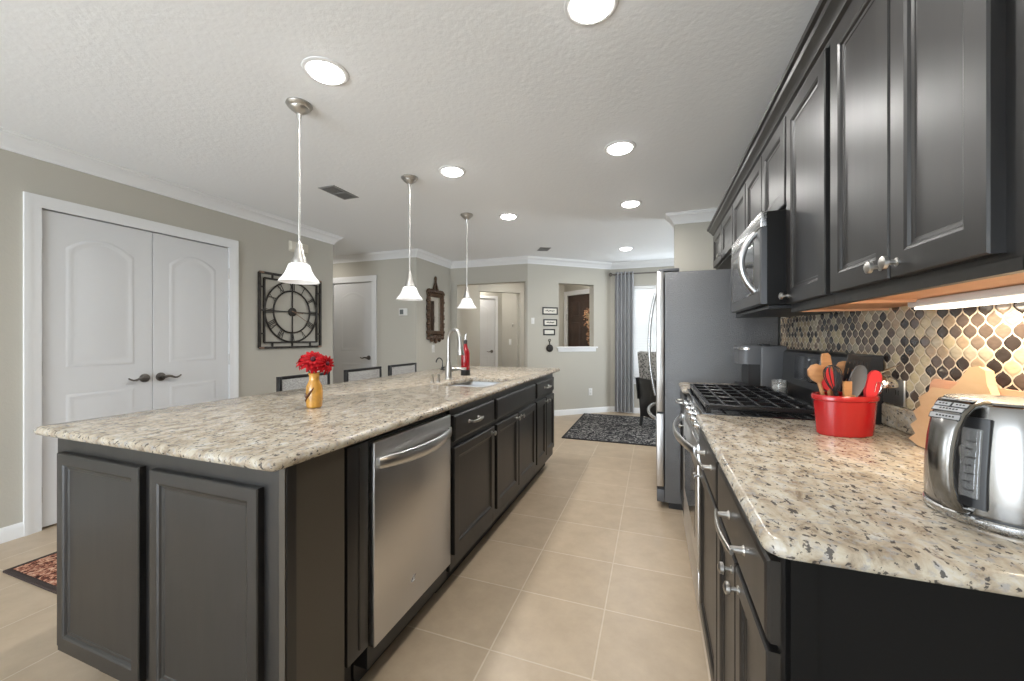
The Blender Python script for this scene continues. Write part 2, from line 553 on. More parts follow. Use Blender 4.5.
    def molding(s, path, prof, side=1):
        """sweep profile (out, z) along a 2-D path with mitred corners; out = side * left normal."""
        P = [Vector((p[0], p[1])) for p in path]
        L = []
        for i, p in enumerate(P):
            d0 = (P[i] - P[i - 1]).normalized() if i > 0 else None
            d1 = (P[i + 1] - P[i]).normalized() if i < len(P) - 1 else None
            n0 = Vector((-d0.y, d0.x)) if d0 else None
            n1 = Vector((-d1.y, d1.x)) if d1 else None
            if n0 is None:
                m = n1
            elif n1 is None:
                m = n0
            else:
                m = (n0 + n1).normalized()
                m = m / max(0.3, m.dot(n0))
            m = m * side
            L.append([(p.x + m.x * o, p.y + m.y * o, z) for o, z in prof])
        return s.rings(L)

    def transform(s, mtx):
        bmesh.ops.transform(s.bm, matrix=mtx, verts=s.bm.verts)
        return s

    def build(s, name, material, parent=None, smooth=True, angle=38, local=False):
        bmesh.ops.remove_doubles(s.bm, verts=s.bm.verts, dist=1e-6)
        bmesh.ops.recalc_face_normals(s.bm, faces=s.bm.faces)
        me = bpy.data.meshes.new(name)
        s.bm.to_mesh(me)
        s.bm.free()
        if parent is not None and not local:
            me.transform(Matrix.Translation(-ORIGIN[parent.name]))
        me.materials.append(material)
        if smooth:
            for p in me.polygons:
                p.use_smooth = True
            me.set_sharp_from_angle(angle=math.radians(angle))
        o = bpy.data.objects.new(name, me)
        COL.objects.link(o)
        if parent is not None:
            o.parent = parent
            ORIGIN[o.name] = ORIGIN[parent.name]
        else:
            ORIGIN[o.name] = Vector((0, 0, 0))
        return o


ORIGIN = {}


def thing(name, label, cat, loc=(0, 0, 0), group=None, rz=0.0):
    o = bpy.data.objects.new(name, None)
    COL.objects.link(o)
    o.empty_display_size = 0.1
    o.location = loc
    o.rotation_euler = (0, 0, rz)
    o['label'] = label
    o['category'] = cat
    if group:
        o['group'] = group
    ORIGIN[o.name] = Vector(loc)
    return o


def tag(o, label, cat, group=None):
    o['label'] = label
    o['category'] = cat
    if group:
        o['group'] = group
    return o


def struct(o, label=None, cat=None):
    o['kind'] = 'structure'
    if label:
        o['label'] = label
    if cat:
        o['category'] = cat
    return o


def dup(root, loc, label, group=None, rz=None):
    r = root.copy()
    COL.objects.link(r)
    r.location = loc
    if rz is not None:
        r.rotation_euler = (0, 0, rz)
    r['label'] = label
    if group:
        r['group'] = group
    for ch in list(root.children):
        c = ch.copy()
        COL.objects.link(c)
        c.parent = r
        for g in list(ch.children):
            d = g.copy()
            COL.objects.link(d)
            d.parent = c
    return r


def wall(name, p0, p1, thick, z0=0.0, z1=CEIL, holes=(), m=None, label=None):
    """wall from p0 to p1; thickness grows to the right of the direction p0 -> p1; holes (u0, u1, z0, z1)."""
    a, b = Vector((*p0, 0)), Vector((*p1, 0))
    u = (b - a).normalized()
    L = (b - a).length
    n = Vector((u.y, -u.x, 0))
    fr = Fr(a, u, Vector((0, 0, 1)), n)
    us = sorted({0.0, L} | {h[0] for h in holes} | {h[1] for h in holes})
    mb = MB()
    for ua, ub in zip(us, us[1:]):
        mid = (ua + ub) / 2
        hs = [h for h in holes if h[0] <= mid <= h[1]]
        spans = [(z0, z1)]
        for h in hs:
            new = []
            for s0, s1 in spans:
                if h[2] > s0:
                    new.append((s0, min(s1, h[2])))
                if h[3] < s1:
                    new.append((max(s0, h[3]), s1))
            spans = [q for q in new if q[1] - q[0] > 1e-4]
        for s0, s1 in spans:
            mb.box((ua, s0, 0), (ub, s1, thick), fr=fr)
    return struct(mb.build(name, m or M['wall'], smooth=False)), fr


# ------------------------------------------------------------------ room shell
XL = -3.649      # left wall
XR = 0.78        # right kitchen wall
YA, XB, YC, YE = 4.70, -3.12, 5.68, 6.65
C1 = (-1.80, YC)
D1 = (-0.675, YE)
struct(MB().box((-6.2, -3.25, -0.1), (3.2, 6.79, 0)).box((-6.2, 6.79, -0.1), (-0.4, 9.4, 0)).build('floor', M['floor'], smooth=False), 'beige square tile floor with pale grout', 'floor')
struct(MB().box((-6.2, -3.25, CEIL), (3.2, 6.79, CEIL + 0.1)).box((-6.2, 6.79, CEIL), (-0.4, 9.4, CEIL + 0.1)).build('ceiling', M['ceiling'], smooth=False), 'white textured ceiling', 'ceiling')

wall('wall_left', (XL, 3.73), (XL, -3.06), 0.13, holes=[(3.73 - 2.504, 3.73 - 1.318, 0, 2.045), (3.73 + 1.2, 3.73 + 2.9, 0.2, 2.3)])  # last hole is an added window, there to let in fill light
wall('wall_left_return', (-6.0, 3.73), (XL - 0.13, 3.73), 0.13)
wall('wall_far_left', (XB - 0.1, YA), (-6.0, YA), 0.12, holes=[(-3.22 + 3.863, -3.22 + 4.603, 0, 2.045)])
wall('wall_mirror', (XB, YC), (XB, YA), 0.10)
wall('wall_back', (XB, YC), C1, -0.12, holes=[(0.12, 1.285, 0, 2.075)])
Ld = (Vector(D1) - Vector(C1)).length
wall('wall_angled', C1, D1, -0.13, holes=[(0.527, 1.165, 1.07, 2.075)])
_, frE = wall('wall_window', D1, (3.2, YE), -0.14, holes=[(0.315, 1.43, 0.56, 2.06)])
wall('wall_right', (XR, -3.06), (XR, 4.36), 0.12)
wall('wall_fridge', (0.193, 4.22), (XR, 4.22), -0.14)
wall('wall_nook', (XR + 0.12, 4.22), (3.2, 4.22), -0.14)
wall('wall_nook_right', (3.08, 4.36), (3.08, YE), 0.12, holes=[(0.39, 1.89, 0.3, 2.1)])  # window hole added to brighten the far end
wall('wall_near', (-6.0, -3.12), (0.9, -3.12), 0.12, holes=[(6.0 - 3.4, 6.0 - 0.6, 0.1, 2.35)])  # window hole added to let in fill light from behind the camera
wall('wall_far', (-6.0, 9.1), (-0.4, 9.1), -0.1)
wall('wall_far_side', (-6.0, 9.1), (-6.0, 3.6), 0.1)
wall('wall_foyer', (-0.5, YE + 0.14), (-0.5, 9.1), 0.1)

wall('wall_pantry', (-4.6, 3.59), (-4.6, 0.9), 0.1)
wall('wall_pantry_side', (-4.6, 1.0), (XL - 0.13, 1.0), 0.1)

# added fill windows behind the camera and in the nook (mullions only)
mb = MB()
for x in (-3.37, -2.0, -0.63):
    mb.box((x - 0.03, -3.20, 0.1), (x + 0.03, -3.14, 2.35))
mb.box((-3.4, -3.20, 0.1), (-0.6, -3.14, 0.16)).box((-3.4, -3.20, 2.29), (-0.6, -3.14, 2.35))
struct(mb.build('added_near_window', M['trim'], smooth=False))
mb = MB()
for y in (4.775, 5.5, 6.225):
    mb.box((3.12, y - 0.025, 0.3), (3.18, y + 0.025, 2.1))
mb.box((3.12, 4.75, 0.3), (3.18, 6.25, 0.35)).box((3.12, 4.75, 2.05), (3.18, 6.25, 2.1))
struct(mb.build('added_nook_window', M['trim'], smooth=False))

# crown moulding and baseboards
CP = [(0, CEIL - 0.098), (0.012, CEIL - 0.098), (0.014, CEIL - 0.082), (0.026, CEIL - 0.066), (0.040, CEIL - 0.046), (0.056, CEIL - 0.030), (0.070, CEIL - 0.022), (0.074, CEIL - 0.010), (0.084, CEIL - 0.008), (0.086, CEIL), (0, CEIL)]
BP = [(0, 0), (0.014, 0), (0.014, 0.062), (0.011, 0.074), (0.006, 0.086), (0, 0.088)]
struct(MB().molding([(XL, -3.0), (XL, 3.73), (-5.8, 3.73)], CP, -1).build('trim_1', M['trim'], angle=25), 'white crown moulding along the pantry wall', 'crown moulding')
struct(MB().molding([(-5.8, YA), (XB, YA), (XB, YC), C1, D1, (3.08, YE)], CP, -1).build('trim_2', M['trim'], angle=25), 'white crown moulding over the far walls', 'crown moulding')
struct(MB().molding([(0.193, 4.36), (0.193, 4.22), (XR, 4.22)], CP, -1).build('trim_3', M['trim'], angle=25), 'white crown moulding around the wall behind the refrigerator', 'crown moulding')
struct(MB().molding([(XL, -3.0), (XL, 1.256)], BP, -1).build('baseboard_left', M['trim'], angle=25))
struct(MB().molding([(XL, 2.612), (XL, 3.73)], BP, -1).build('baseboard_left_end', M['trim'], angle=25))
struct(MB().molding([(-3.76, YA), (XB, YA), (XB, YC), (-3.0, YC)], BP, -1).build('baseboard_back', M['trim'], angle=25))
struct(MB().molding([(-1.835, YC), C1, D1, (3.08, YE)], BP, -1).build('baseboard_angled', M['trim'], angle=25))


def lever(name, parent, P, n, along, m, nsc=1.0):
    """door lever: round rose, neck and a wavy lever; n = outward, along = lever direction."""
    P, n, al = Vector(P), Vector(n), Vector(along)
    mb = MB()
    mb.tube([P, P + n * 0.006, P + n * 0.016, P + n * 0.020], [0.033, 0.033, 0.027, 0.010], 20)
    mb.tube([P + n * 0.015, P + n * 0.05], 0.010, 10)
    pts, rr = [], []
    for k in range(9):
        t = k / 8
        pts.append(P + n * (0.05 - 0.006 * t) + al * (0.118 * t) + Vector((0, 0, 1)) * (0.010 * math.sin(t * 2.2 * PI) * (0.3 + t)))
        rr.append(0.0115 - 0.006 * t)
    mb.tube(pts, rr, 10)
    return mb.build(name, m, parent)


def leaf_door(mb, fr, w, h, t=0.04):
    """two-panel door leaf with an arched upper panel; face at n = 0."""
    mb.box((0, 0, -t), (w, h, 0), fr=fr, bev=0.002, seg=1)
    ins = 0.19 * w
    st = [(0, 0.0003), (0.010, 0.0030), (0.018, 0.0033), (0.032, 0.0008), (0.042, 0.0006), (0.062, 0.0028)]
    mb.panel(fr, (ins, 0.21, w - ins, 0.83), st, False)
    mb.arch_panel(fr, (ins, 1.01, w - ins, h - 0.135), 0.085, st)


def casing(mb, fr, w, h, cw=0.075, t=0.018):
    """three-sided door casing around an opening of w x h, stepped profile."""
    prof = [(0, 0), (0, t * 0.6), (cw * 0.3, t * 0.75), (cw * 0.55, t * 0.8), (cw * 0.7, t), (cw, t), (cw, 0)]
    L = []
    for k in (0, 1, 2, 3):
        ring = []
        for o, hh in prof:
            if k == 0:
                ring.append(fr.p(-o, 0, hh))
            elif k == 1:
                ring.append(fr.p(-o, h + o, hh))
            elif k == 2:
                ring.append(fr.p(w + o, h + o, hh))
            else:
                ring.append(fr.p(w + o, 0, hh))
        L.append(ring)
    mb.rings(L)


def jamb(mb, fr, w, h, d=0.12):
    mb.box((-0.012, 0, -d), (0, h + 0.0, 0.004), fr=fr)
    mb.box((w, 0, -d), (w + 0.012, h, 0.004), fr=fr)
    mb.box((-0.012, h, -d), (w + 0.012, h + 0.012, 0.004), fr=fr)


EX = Vector((1, 0, 0)); EY = Vector((0, 1, 0)); EZ = Vector((0, 0, 1))
# pantry doors in the left wall
frP = Fr((XL, 1.326, 0), EY, EZ, EX)
mb = MB(); casing(mb, frP, 1.17, 2.041, 0.076); jamb(mb, frP, 1.17, 2.041)
struct(mb.build('trim_4', M['trim'], angle=25), 'white casing around the double pantry doors', 'door casing')
for k, (y0, w) in enumerate(((1.328, 0.589), (1.921, 0.573))):
    fr = Fr((XL - 0.008, y0, 0.012), EY, EZ, EX)
    mb = MB(); leaf_door(mb, fr, w, 2.023)
    d = struct(mb.build('door_%d' % (k + 1), M['door'], angle=20), ('left' if k == 0 else 'right') + ' leaf of the white arched-panel pantry double doors', 'door')
    yk = 1.868 if k == 0 else 1.972
    lever('door_handle', d, (XL - 0.008, yk, 0.912), EX, EY * (-1 if k == 0 else 1), M['bronze'])
    yh = 1.326 if k == 0 else 2.497
    for zh in (0.22, 1.02, 1.80):
        mb = MB().cyl((XL + 0.002, yh, zh - 0.045), (XL + 0.002, yh, zh + 0.045), 0.006, 8)
        mb.ball((XL + 0.002, yh, zh + 0.048), 0.006, 8, 5)
        mb.build('hinge', M['nickel'], d)
    if k == 1:
        pass

# closet door in the far left wall
frA = Fr((-4.595, YA, 0), EX, EZ, -EY)
mb = MB(); casing(mb, frA, 0.724, 2.041, 0.085); jamb(mb, frA, 0.724, 2.041)
struct(mb.build('trim_5', M['trim'], angle=25), 'white casing around the closet door on the far left wall', 'door casing')
mb = MB(); leaf_door(mb, Fr((-4.592, YA + 0.01, 0.012), EX, EZ, -EY), 0.718, 2.023)
d = struct(mb.build('door_3', M['door'], angle=20), 'white arched-panel closet door beside the clock wall', 'door')
lever('door_handle', d, (-3.935, YA + 0.01, 0.925), -EY, -EX, M['bronze'])

# hall seen through the opening of the back wall: a second cased opening set at an angle, a door behind it
ang = math.radians(41)
hu = Vector((math.cos(ang), math.sin(ang), 0)); hn = Vector((math.sin(ang), -math.cos(ang), 0))
h0 = Vector((-3.07, 6.51, 0))
wall('wall_hall_left', (-3.02, 6.62), (-3.02, YC + 0.12), 0.1)
a_ = h0 - hu * 0.75; b_ = h0 + hu * 2.6
wall('wall_hall_angled', (a_.x, a_.y), (b_.x, b_.y), -0.11, holes=[(0.55, 1.64, 0, 2.07)])
q0 = h0 + hu * (-0.30) - hn * 0.95
q1 = h0 + hu * (0.93) - hn * 0.95
wall('wall_hall_inner', (q0.x, q0.y), (q1.x, q1.y), -0.1, holes=[(0.31, 1.01, 0, 2.045)])
q2 = h0 + hu * 0.86 - hn * 0.10
q3 = h0 + hu * 0.86 - hn * 0.97
wall('wall_hall_side', (q3.x, q3.y), (q2.x, q2.y), -0.1)
q4 = h0 + hu * (-0.2) - hn * 0.97
q5 = h0 + hu * (-0.2) - hn * 0.11
wall('wall_hall_end', (q5.x, q5.y), (q4.x, q4.y), -0.1)
frH = Fr(q0 + hu * 0.31, hu, EZ, hn)
mb = MB(); casing(mb, frH, 0.70, 2.041, 0.055); jamb(mb, frH, 0.70, 2.041, 0.09)
struct(mb.build('trim_6', M['trim'], angle=25), 'white casing around the hall door', 'door casing')
mb = MB(); leaf_door(mb, Fr(q0 + hu * 0.313 - hn * 0.01 + EZ * 0.012, hu, EZ, hn), 0.694, 2.023)
d = struct(mb.build('door_4', M['door'], angle=20), 'white arched-panel door seen through the hall opening', 'door')
lever('door_handle', d, q0 + hu * 0.935 - hn * 0.01 + EZ * 0.93, hn, -hu, M['bronze'])

# pass-through sill
du_ = (Vector((*D1, 0)) - Vector((*C1, 0))).normalized()
dn_ = Vector((du_.y, -du_.x, 0))
frD = Fr((*C1, 0), du_, EZ, dn_)
mb = MB().box((0.487, 1.050, -0.14), (1.225, 1.075, 0.035), fr=frD, bev=0.004)
mb.box((0.51, 0.995, 0.0), (1.20, 1.050, 0.014), fr=frD, bev=0.003)
struct(mb.build('trim_7', M['trim'], angle=25), 'white sill ledge of the pass-through in the angled wall', 'sill')

# foyer: dark front door seen through the pass-through
f0 = Vector((-1.60, 7.66, 0)); f1 = Vector((-1.10, 7.32, 0))
fu = (f1 - f0).normalized(); fn = Vector((fu.y, -fu.x, 0))
fa = f0 - fu * 0.9; fb = f0 + fu * 1.35
wall('wall_entry', (fa.x, fa.y), (fb.x, fb.y), -0.12, holes=[(0.9, 1.60, 0, 2.045)])
frF = Fr(f0, fu, EZ, fn)
mb = MB(); casing(mb, frF, 0.70, 2.041, 0.085); jamb(mb, frF, 0.70, 2.041, 0.09)
struct(mb.build('trim_8', M['trim'], angle=25), 'white casing around the dark front door', 'door casing')
mb = MB()
frf = Fr(f0 - fn * 0.012 + EZ * 0.012, fu, EZ, fn)
mb.box((0.003, 0, -0.045), (0.697, 2.023, 0), fr=frf)
st = [(0, 0.0005), (0.008, 0.007), (0.02, 0.002), (0.04, 0.008)]
for u in (0.09, 0.385):
    for v0, v1 in ((0.2, 0.78), (0.92, 1.50), (1.62, 1.90)):
        mb.panel(frf, (u, v0, u + 0.225, v1), st, False)
d = struct(mb.build('door_5', M['front_door'], angle=20), 'dark brown six-panel front door seen through the pass-through', 'door')
MB().cyl(frF.p(-0.01, 1.55, 0.004), frF.p(-0.01, 1.68, 0.004), 0.010, 8).build('hinge', M['bronze'], d)

# dining window
fw0 = D1[0] + 0.315; fw1 = D1[0] + 1.43
mb = MB()
mb.box((fw0, YE + 0.05, 0.56), (fw1, YE + 0.10, 0.60)).box((fw0, YE + 0.05, 2.02), (fw1, YE + 0.10, 2.06))
for x in (fw0, fw1 - 0.04):
    mb.box((x, YE + 0.05, 0.56), (x + 0.04, YE + 0.10, 2.06))
mb.box((fw0, YE + 0.055, 1.29), (fw1, YE + 0.095, 1.33))
w1 = struct(mb.build('window_1', M['trim'], smooth=False), 'dining window with white frame behind horizontal blinds', 'window')
mb = MB().box((fw0 - 0.04, YE - 0.03, 0.53), (fw1 + 0.04, YE + 0.05, 0.558), bev=0.004)
mb.box((fw0 - 0.02, YE - 0.012, 0.47), (fw1 + 0.02, YE, 0.53))
mb.build('window_sill', M['trim'], w1)


# ------------------------------------------------------------------ cabinet parts
def shaker(mb, fr, rect, t=0.02, fw=0.055):
    mb.panel(fr, rect, [(0, 0), (0, t - 0.003), (0.003, t), (fw - 0.006, t), (fw, t - 0.003), (fw + 0.004, t - 0.0075), (fw + 0.012, t - 0.0085), (fw + 0.014, t - 0.010)])


def slabfront(mb, fr, rect, t=0.02):
    mb.panel(fr, rect, [(0, 0), (0, t - 0.006), (0.004, t - 0.002), (0.012, t)])


def knob(parent, P, n, m=None):
    n = Vector(n); P = Vector(P)
    mb = MB().tube([P, P + n * 0.003, P + n * 0.004, P + n * 0.016, P + n * 0.019, P + n * 0.026, P + n * 0.030], [0.009, 0.009, 0.0045, 0.005, 0.0135, 0.0135, 0.006], 14)
    return mb.build('knob', m or M['nickel'], parent)


def pull(parent, P, al, n, L=0.11, m=None):
    P, al, n = Vector(P), Vector(al), Vector(n)
    mb = MB()
    for s in (-1, 1):
        mb.tube([P + al * (s * L * 0.42), P + al * (s * L * 0.42) + n * 0.026], [0.0075, 0.006], 10)
        mb.tube([P + al * (s * L * 0.42), P + al * (s * L * 0.42) + n * 0.004], [0.011, 0.009], 12)
    pts = [P + al * (L * t) + n * (0.026 + 0.010 * (1 - (2 * t) ** 2)) for t in [k / 10 - 0.5 for k in range(11)]]
    mb.strap(pts, EZ, [0.012 + 0.005 * (1 - abs(k - 5) / 5) for k in range(11)], 0.007)
    return mb.build('pull_handle', m or M['nickel'], parent, angle=60)


# ------------------------------------------------------------------ island
IX = -0.905                                     # face of the island cabinets
# end cabinet: full width, two tall doors towards the camera
ec = thing('end_cabinet', 'dark espresso island end cabinet with two tall doors facing the near end of the aisle', 'cabinet', (-1.445, 0.9, 0))
MB().box((-1.985, 0.762, 0.115), (IX - 0.021, 0.972, 0.882)).build('body', M['espresso'], ec, smooth=False)
MB().box((IX - 0.0205, 0.762, 0.0), (IX, 0.972, 0.882)).build('side_panel', M['side_floor_sheen'], ec, smooth=False)
MB().box((-1.91, 0.84, 0.0), (IX - 0.022, 0.965, 0.1145)).build('toe_kick', M['toe'], ec, smooth=False)
frN = Fr((0, 0.762, 0), EX, EZ, -EY)
for (x0, x1) in ((-1.942, -1.484), (-1.432, -0.980)):
    mb = MB(); shaker(mb, frN, (x0, 0.155, x1, 0.822), 0.02, 0.042)
    mb.build('door', M['espresso'], ec, smooth=False)
mb = MB().box((IX - 0.02, 0.766, 0.0), (IX + 0.003, 0.795, 0.880)); mb.build('corner_stile', M['espresso'], ec, smooth=False)
fp = thing('filler_panel', 'narrow dark espresso panel between island end cabinet and dishwasher', 'panel', (-0.93, 1.01, 0))
mb = MB().box((-1.5, 0.985, 0.0), (IX - 0.075, 1.082, 0.87))
mb.build('body', M['toe'], fp, smooth=False)
frR = Fr((IX, 0, 0), EY, EZ, EX)
mb = MB().box((0.985, 0.180, -0.075), (1.080, 0.872, 0), fr=frR, bev=0.002)
mb.box((1.035, 0.20, 0), (1.042, 0.86, 0.0025), fr=frR)
mb.build('panel_face', M['espresso'], fp)

# dishwasher
dw = thing('dishwasher', 'stainless steel dishwasher with bowed handle built into the island', 'dishwasher', (-1.2, 1.36, 0))
MB().box((-1.5, 1.09, 0.09), (IX - 0.012, 1.632, 0.868)).build('tub_body', M['black_plastic'], dw, smooth=False)
MB().box((-1.45, 1.09, 0.012), (IX - 0.07, 1.632, 0.09)).build('toe_panel', M['black_plastic'], dw, smooth=False)
MB().box((IX - 0.011, 1.095, 0.165), (IX + 0.013, 1.628, 0.862), bev=0.004).build('door', M['steel'], dw)
hp = []
for k in range(33):
    t = k / 32
    y = 1.112 + t * (1.612 - 1.112)
    s = math.sin(PI * t)
    hp.append((IX + 0.020 + 0.050 * s ** 0.8, y, 0.790 - 0.004 * s))
mb = MB().strap(hp, EZ, [0.040 + 0.008 * math.sin(PI * k / 32) for k in range(33)], 0.011)
for y in (1.116, 1.608):
    mb.box((IX + 0.012, y - 0.008, 0.776), (IX + 0.026, y + 0.008, 0.806), bev=0.002)
mb.build('handle', M['handle_steel'], dw, angle=60)
mb = MB()
lx = IX + 0.0135
for p in ([(1.312, 0.262), (1.334, 0.268), (1.327, 0.288)], [(1.310, 0.266), (1.320, 0.277), (1.340, 0.281)]):
    mb.tube([(lx, a, b) for a, b in p], 0.0016, 6)
mb.build('emblem', M['chrome'], dw)

IZ0, IZ1 = 0.19, 0.697                         # doors
DZ0, DZ1 = 0.727, 0.850                        # drawers


def base_unit(name, label, y0, y1, doors, drawer, body_x, fx, n, pulls=(), knobs=(), handle_pull=None, z=(IZ0, IZ1, DZ0, DZ1), toe=0.075, grp=None):
    """base cabinet: face plane at x = fx facing n (+1 / -1)."""
    t = thing(name, label, 'cabinet', ((fx + body_x) / 2, (y0 + y1) / 2, 0), grp)
    mb = MB()
    if 'sink' in name:
        mb.box((body_x, y0, 0.115), (fx, y1, 0.135)).box((fx - 0.02, y0, 0.136), (fx, y1, 0.882)).box((body_x, y0, 0.136), (body_x + 0.018, y1, 0.882))
        mb.box((body_x + 0.019, y0, 0.136), (fx - 0.021, y0 + 0.018, 0.882)).box((body_x + 0.019, y1 - 0.018, 0.136), (fx - 0.021, y1, 0.882))
    else:
        mb.box((body_x, y0, 0.115), (fx, y1, 0.882))
    mb.build('body', M['espresso'], t, smooth=False)
    MB().box((body_x, y0, 0.0), (fx - n * toe, y1, 0.115)).build('toe_kick', M['toe'], t, smooth=False)
    fr = Fr((fx, 0, 0), EY, EZ, EX * n)
    for i, (a, b) in enumerate(doors):
        mb = MB(); shaker(mb, fr, (a, z[0], b, z[1]), 0.02, 0.05)
        d = mb.build('door', M['espresso'], t, smooth=False)
        if i < len(knobs):
            knob(d, (fx + n * 0.019, knobs[i][0], knobs[i][1]), EX * n)
    if drawer:
        mb = MB(); slabfront(mb, fr, (drawer[0], z[2], drawer[1], z[3]))
        d = mb.build('drawer' if handle_pull else 'false_drawer', M['espresso'], t, smooth=False)
        if handle_pull:
            pull(d, (fx + n * 0.019, handle_pull[0], handle_pull[1]), EY, EX * n, handle_pull[2])
    return t


base_unit('base_cabinet', 'dark island base cabinet with one drawer and one door beside the dishwasher', 1.64, 2.168, [(1.655, 2.150)], (1.655, 2.150), -1.5, IX, 1, knobs=[(2.105, 0.668)], handle_pull=(1.865, 0.795, 0.13))
base_unit('sink_cabinet', 'dark island sink cabinet with wide plain drawer front over two doors', 2.170, 3.028, [(2.190, 2.585), (2.600, 3.010)], (2.190, 3.010), -1.5, IX, 1, knobs=[(2.545, 0.668), (2.640, 0.668)])
base_unit('base_cabinet', 'dark island base cabinet at the far end with drawer over two narrow doors', 3.030, 3.640, [(3.050, 3.325), (3.340, 3.620)], (3.050, 3.620), -1.5, IX, 1, knobs=[(3.290, 0.668), (3.375, 0.668)], handle_pull=(3.335, 0.79, 0.15))
tag(MB().box((-1.525, 0.975, 0.0), (-1.502, 3.640, 0.882)).build('back_panel', M['espresso'], smooth=False), 'dark espresso panel behind the island cabinets on the bar stool side', 'panel')


def rrect(x0, y0, x1, y1, r, n=6, rs=None):
    rs = rs or [r] * 4
    out = []
    for k, (cx, cy, a0) in enumerate(((x0, y0, PI), (x1, y0, 1.5 * PI), (x1, y1, 0), (x0, y1, 0.5 * PI))):
        rr = rs[k]
        qx = cx + (rr if cx == x0 else -rr)
        qy = cy + (rr if cy == y0 else -rr)
        for j in range(n + 1):
            a = a0 + 0.5 * PI * j / n
            out.append((qx + rr * math.cos(a), qy + rr * math.sin(a)))
    return out


def slab(x0, y0, x1, y1, z0, z1, r=0.012, corners=(0.02, 0.02, 0.02, 0.02), hole=None, hr=0.05):
    """stone slab with rounded edges and, if asked, a rounded hole."""
    mb = MB()
    bm = mb.bm
    t = z1 - z0
    loops = []
    e = min(r, t / 2 - 0.001)
    steps = [(e, z0), (e * 0.3, z0 + e * 0.3), (0, z0 + e), (0, z1 - e), (e * 0.3, z1 - e * 0.3), (e, z1)]
    for i, z in steps:
        loops.append([(a, b, z) for a, b in rrect(x0 + i, y0 + i, x1 - i, y1 - i, 0.02, 6, [max(c - i, 0.004) for c in corners])])
    R = [[bm.verts.new(p) for p in L] for L in loops]
    for A, B in zip(R, R[1:]):
        n = len(A)
        for i in range(n):
            bm.faces.new((A[i], A[(i + 1) % n], B[(i + 1) % n], B[i]))
    if hole is None:
        bm.faces.new(R[0]); bm.faces.new(R[-1])
    else:
        hx0, hy0, hx1, hy1 = hole
        H = []
        for i, z in ((0, z0), (0, z1 - 0.004), (-0.004, z1)):
            H.append([bm.verts.new((a, b, z)) for a, b in rrect(hx0 + i, hy0 + i, hx1 - i, hy1 - i, hr, 6)])
        for A, B in zip(H, H[1:]):
            n = len(A)
            for i in range(n):
                bm.faces.new((A[i], A[(i + 1) % n], B[(i + 1) % n], B[i]))
        for outer, inner in ((R[0], H[0]), (R[-1], H[-1])):
            n = len(outer)
            # same ordering and count: bridge corner fans directly
            for i in range(n):
                bm.faces.new((outer[i], outer[(i + 1) % n], inner[(i + 1) % n], inner[i]))
    return mb


SK = (-1.345, 2.215, -0.985, 2.750)
it = slab(-2.012, 0.708, -0.880, 3.86, 0.884, 0.914, 0.013, hole=SK).build('countertop', M['granite'], angle=50)
tag(it, 'speckled beige granite island top with a sink cut-out', 'countertop')

# sink: two bowls
sk = thing('kitchen_sink', 'stainless double bowl sink set below the island granite', 'sink', (-1.165, 2.48, 0.9))
ym = 2.482
for (ya, yb) in ((SK[1] - 0.006, ym - 0.008), (ym + 0.008, SK[3] + 0.006)):
    mb = MB()
    L = []
    for i, z in ((0, 0.886), (0.004, 0.87), (0.012, 0.74), (0.04, 0.712), (0.10, 0.706)):
        L.append([(a, b, z) for a, b in rrect(SK[0] - 0.006 + i, ya + i, SK[2] + 0.006 - i, yb - i, 0.05, 5)])
    mb.rings(L, False, True)
    b_ = mb.build('bowl', M['sink_steel'], sk)
    MB().lathe([(0.038, 0.0), (0.034, 0.004), (0.015, 0.002)], (-1.165, (ya + yb) / 2, 0.706), 18).build('drain', M['chrome'], b_)
MB().box((SK[0] - 0.003, ym - 0.010, 0.80), (SK[2] + 0.003, ym + 0.010, 0.884), bev=0.004).build('divider', M['sink_steel'], sk)
mb = MB()
L = []
for i, z in ((-0.012, 0.8835), (-0.012, 0.880), (0.002, 0.880), (0.002, 0.8835)):
    L.append([(a, b, z) for a, b in rrect(SK[0] + i, SK[1] + i, SK[2] - i, SK[3] - i, 0.05, 5)])
L.append(L[0])
mb.rings(L, False, False).build('rim', M['sink_steel'], sk)

# faucet
fx, fy = -1.418, 2.555
fa_ = thing('kitchen_faucet', 'tall brushed nickel gooseneck faucet with pull-down head behind the island sink', 'faucet', (fx, fy, 0.914))
MB().lathe([(0.030, 0), (0.030, 0.006), (0.025, 0.012), (0.024, 0.09), (0.021, 0.10), (0.018, 0.13)], (fx, fy, 0.914), 22).build('base', M['nickel'], fa_)
gd = Vector((0.93, -0.35, 0)).normalized()
pts = [Vector((fx, fy, 1.03)), Vector((fx, fy, 1.12)), Vector((fx, fy, 1.20))]
for k in range(1, 13):
    a = PI * k / 13
    pts.append(Vector((fx, fy, 1.20)) + gd * (0.062 * (1 - math.cos(a))) + EZ * (0.076 * math.sin(a)))
pts.append(Vector((fx, fy, 1.175)) + gd * 0.126)
MB().tube(pts, 0.0135, 14).build('spout', M['nickel'], fa_)
hb = Vector((fx, fy, 1.18)) + gd * 0.126
MB().tube([hb, hb + gd * 0.002 - EZ * 0.03, hb + gd * 0.006 - EZ * 0.07, hb + gd * 0.008 - EZ * 0.085], [0.0165, 0.021, 0.0255, 0.024], 16).build('spray_head', M['nickel'], fa_)
lv = Vector((0.80, 0.60, 0)).normalized()
P0 = Vector((fx, fy, 0.985))
MB().tube([P0, P0 + lv * 0.035, P0 + lv * 0.045, P0 + lv * 0.13 + EZ * 0.006], [0.017, 0.017, 0.011, 0.008], 12).build('lever', M['nickel'], fa_)

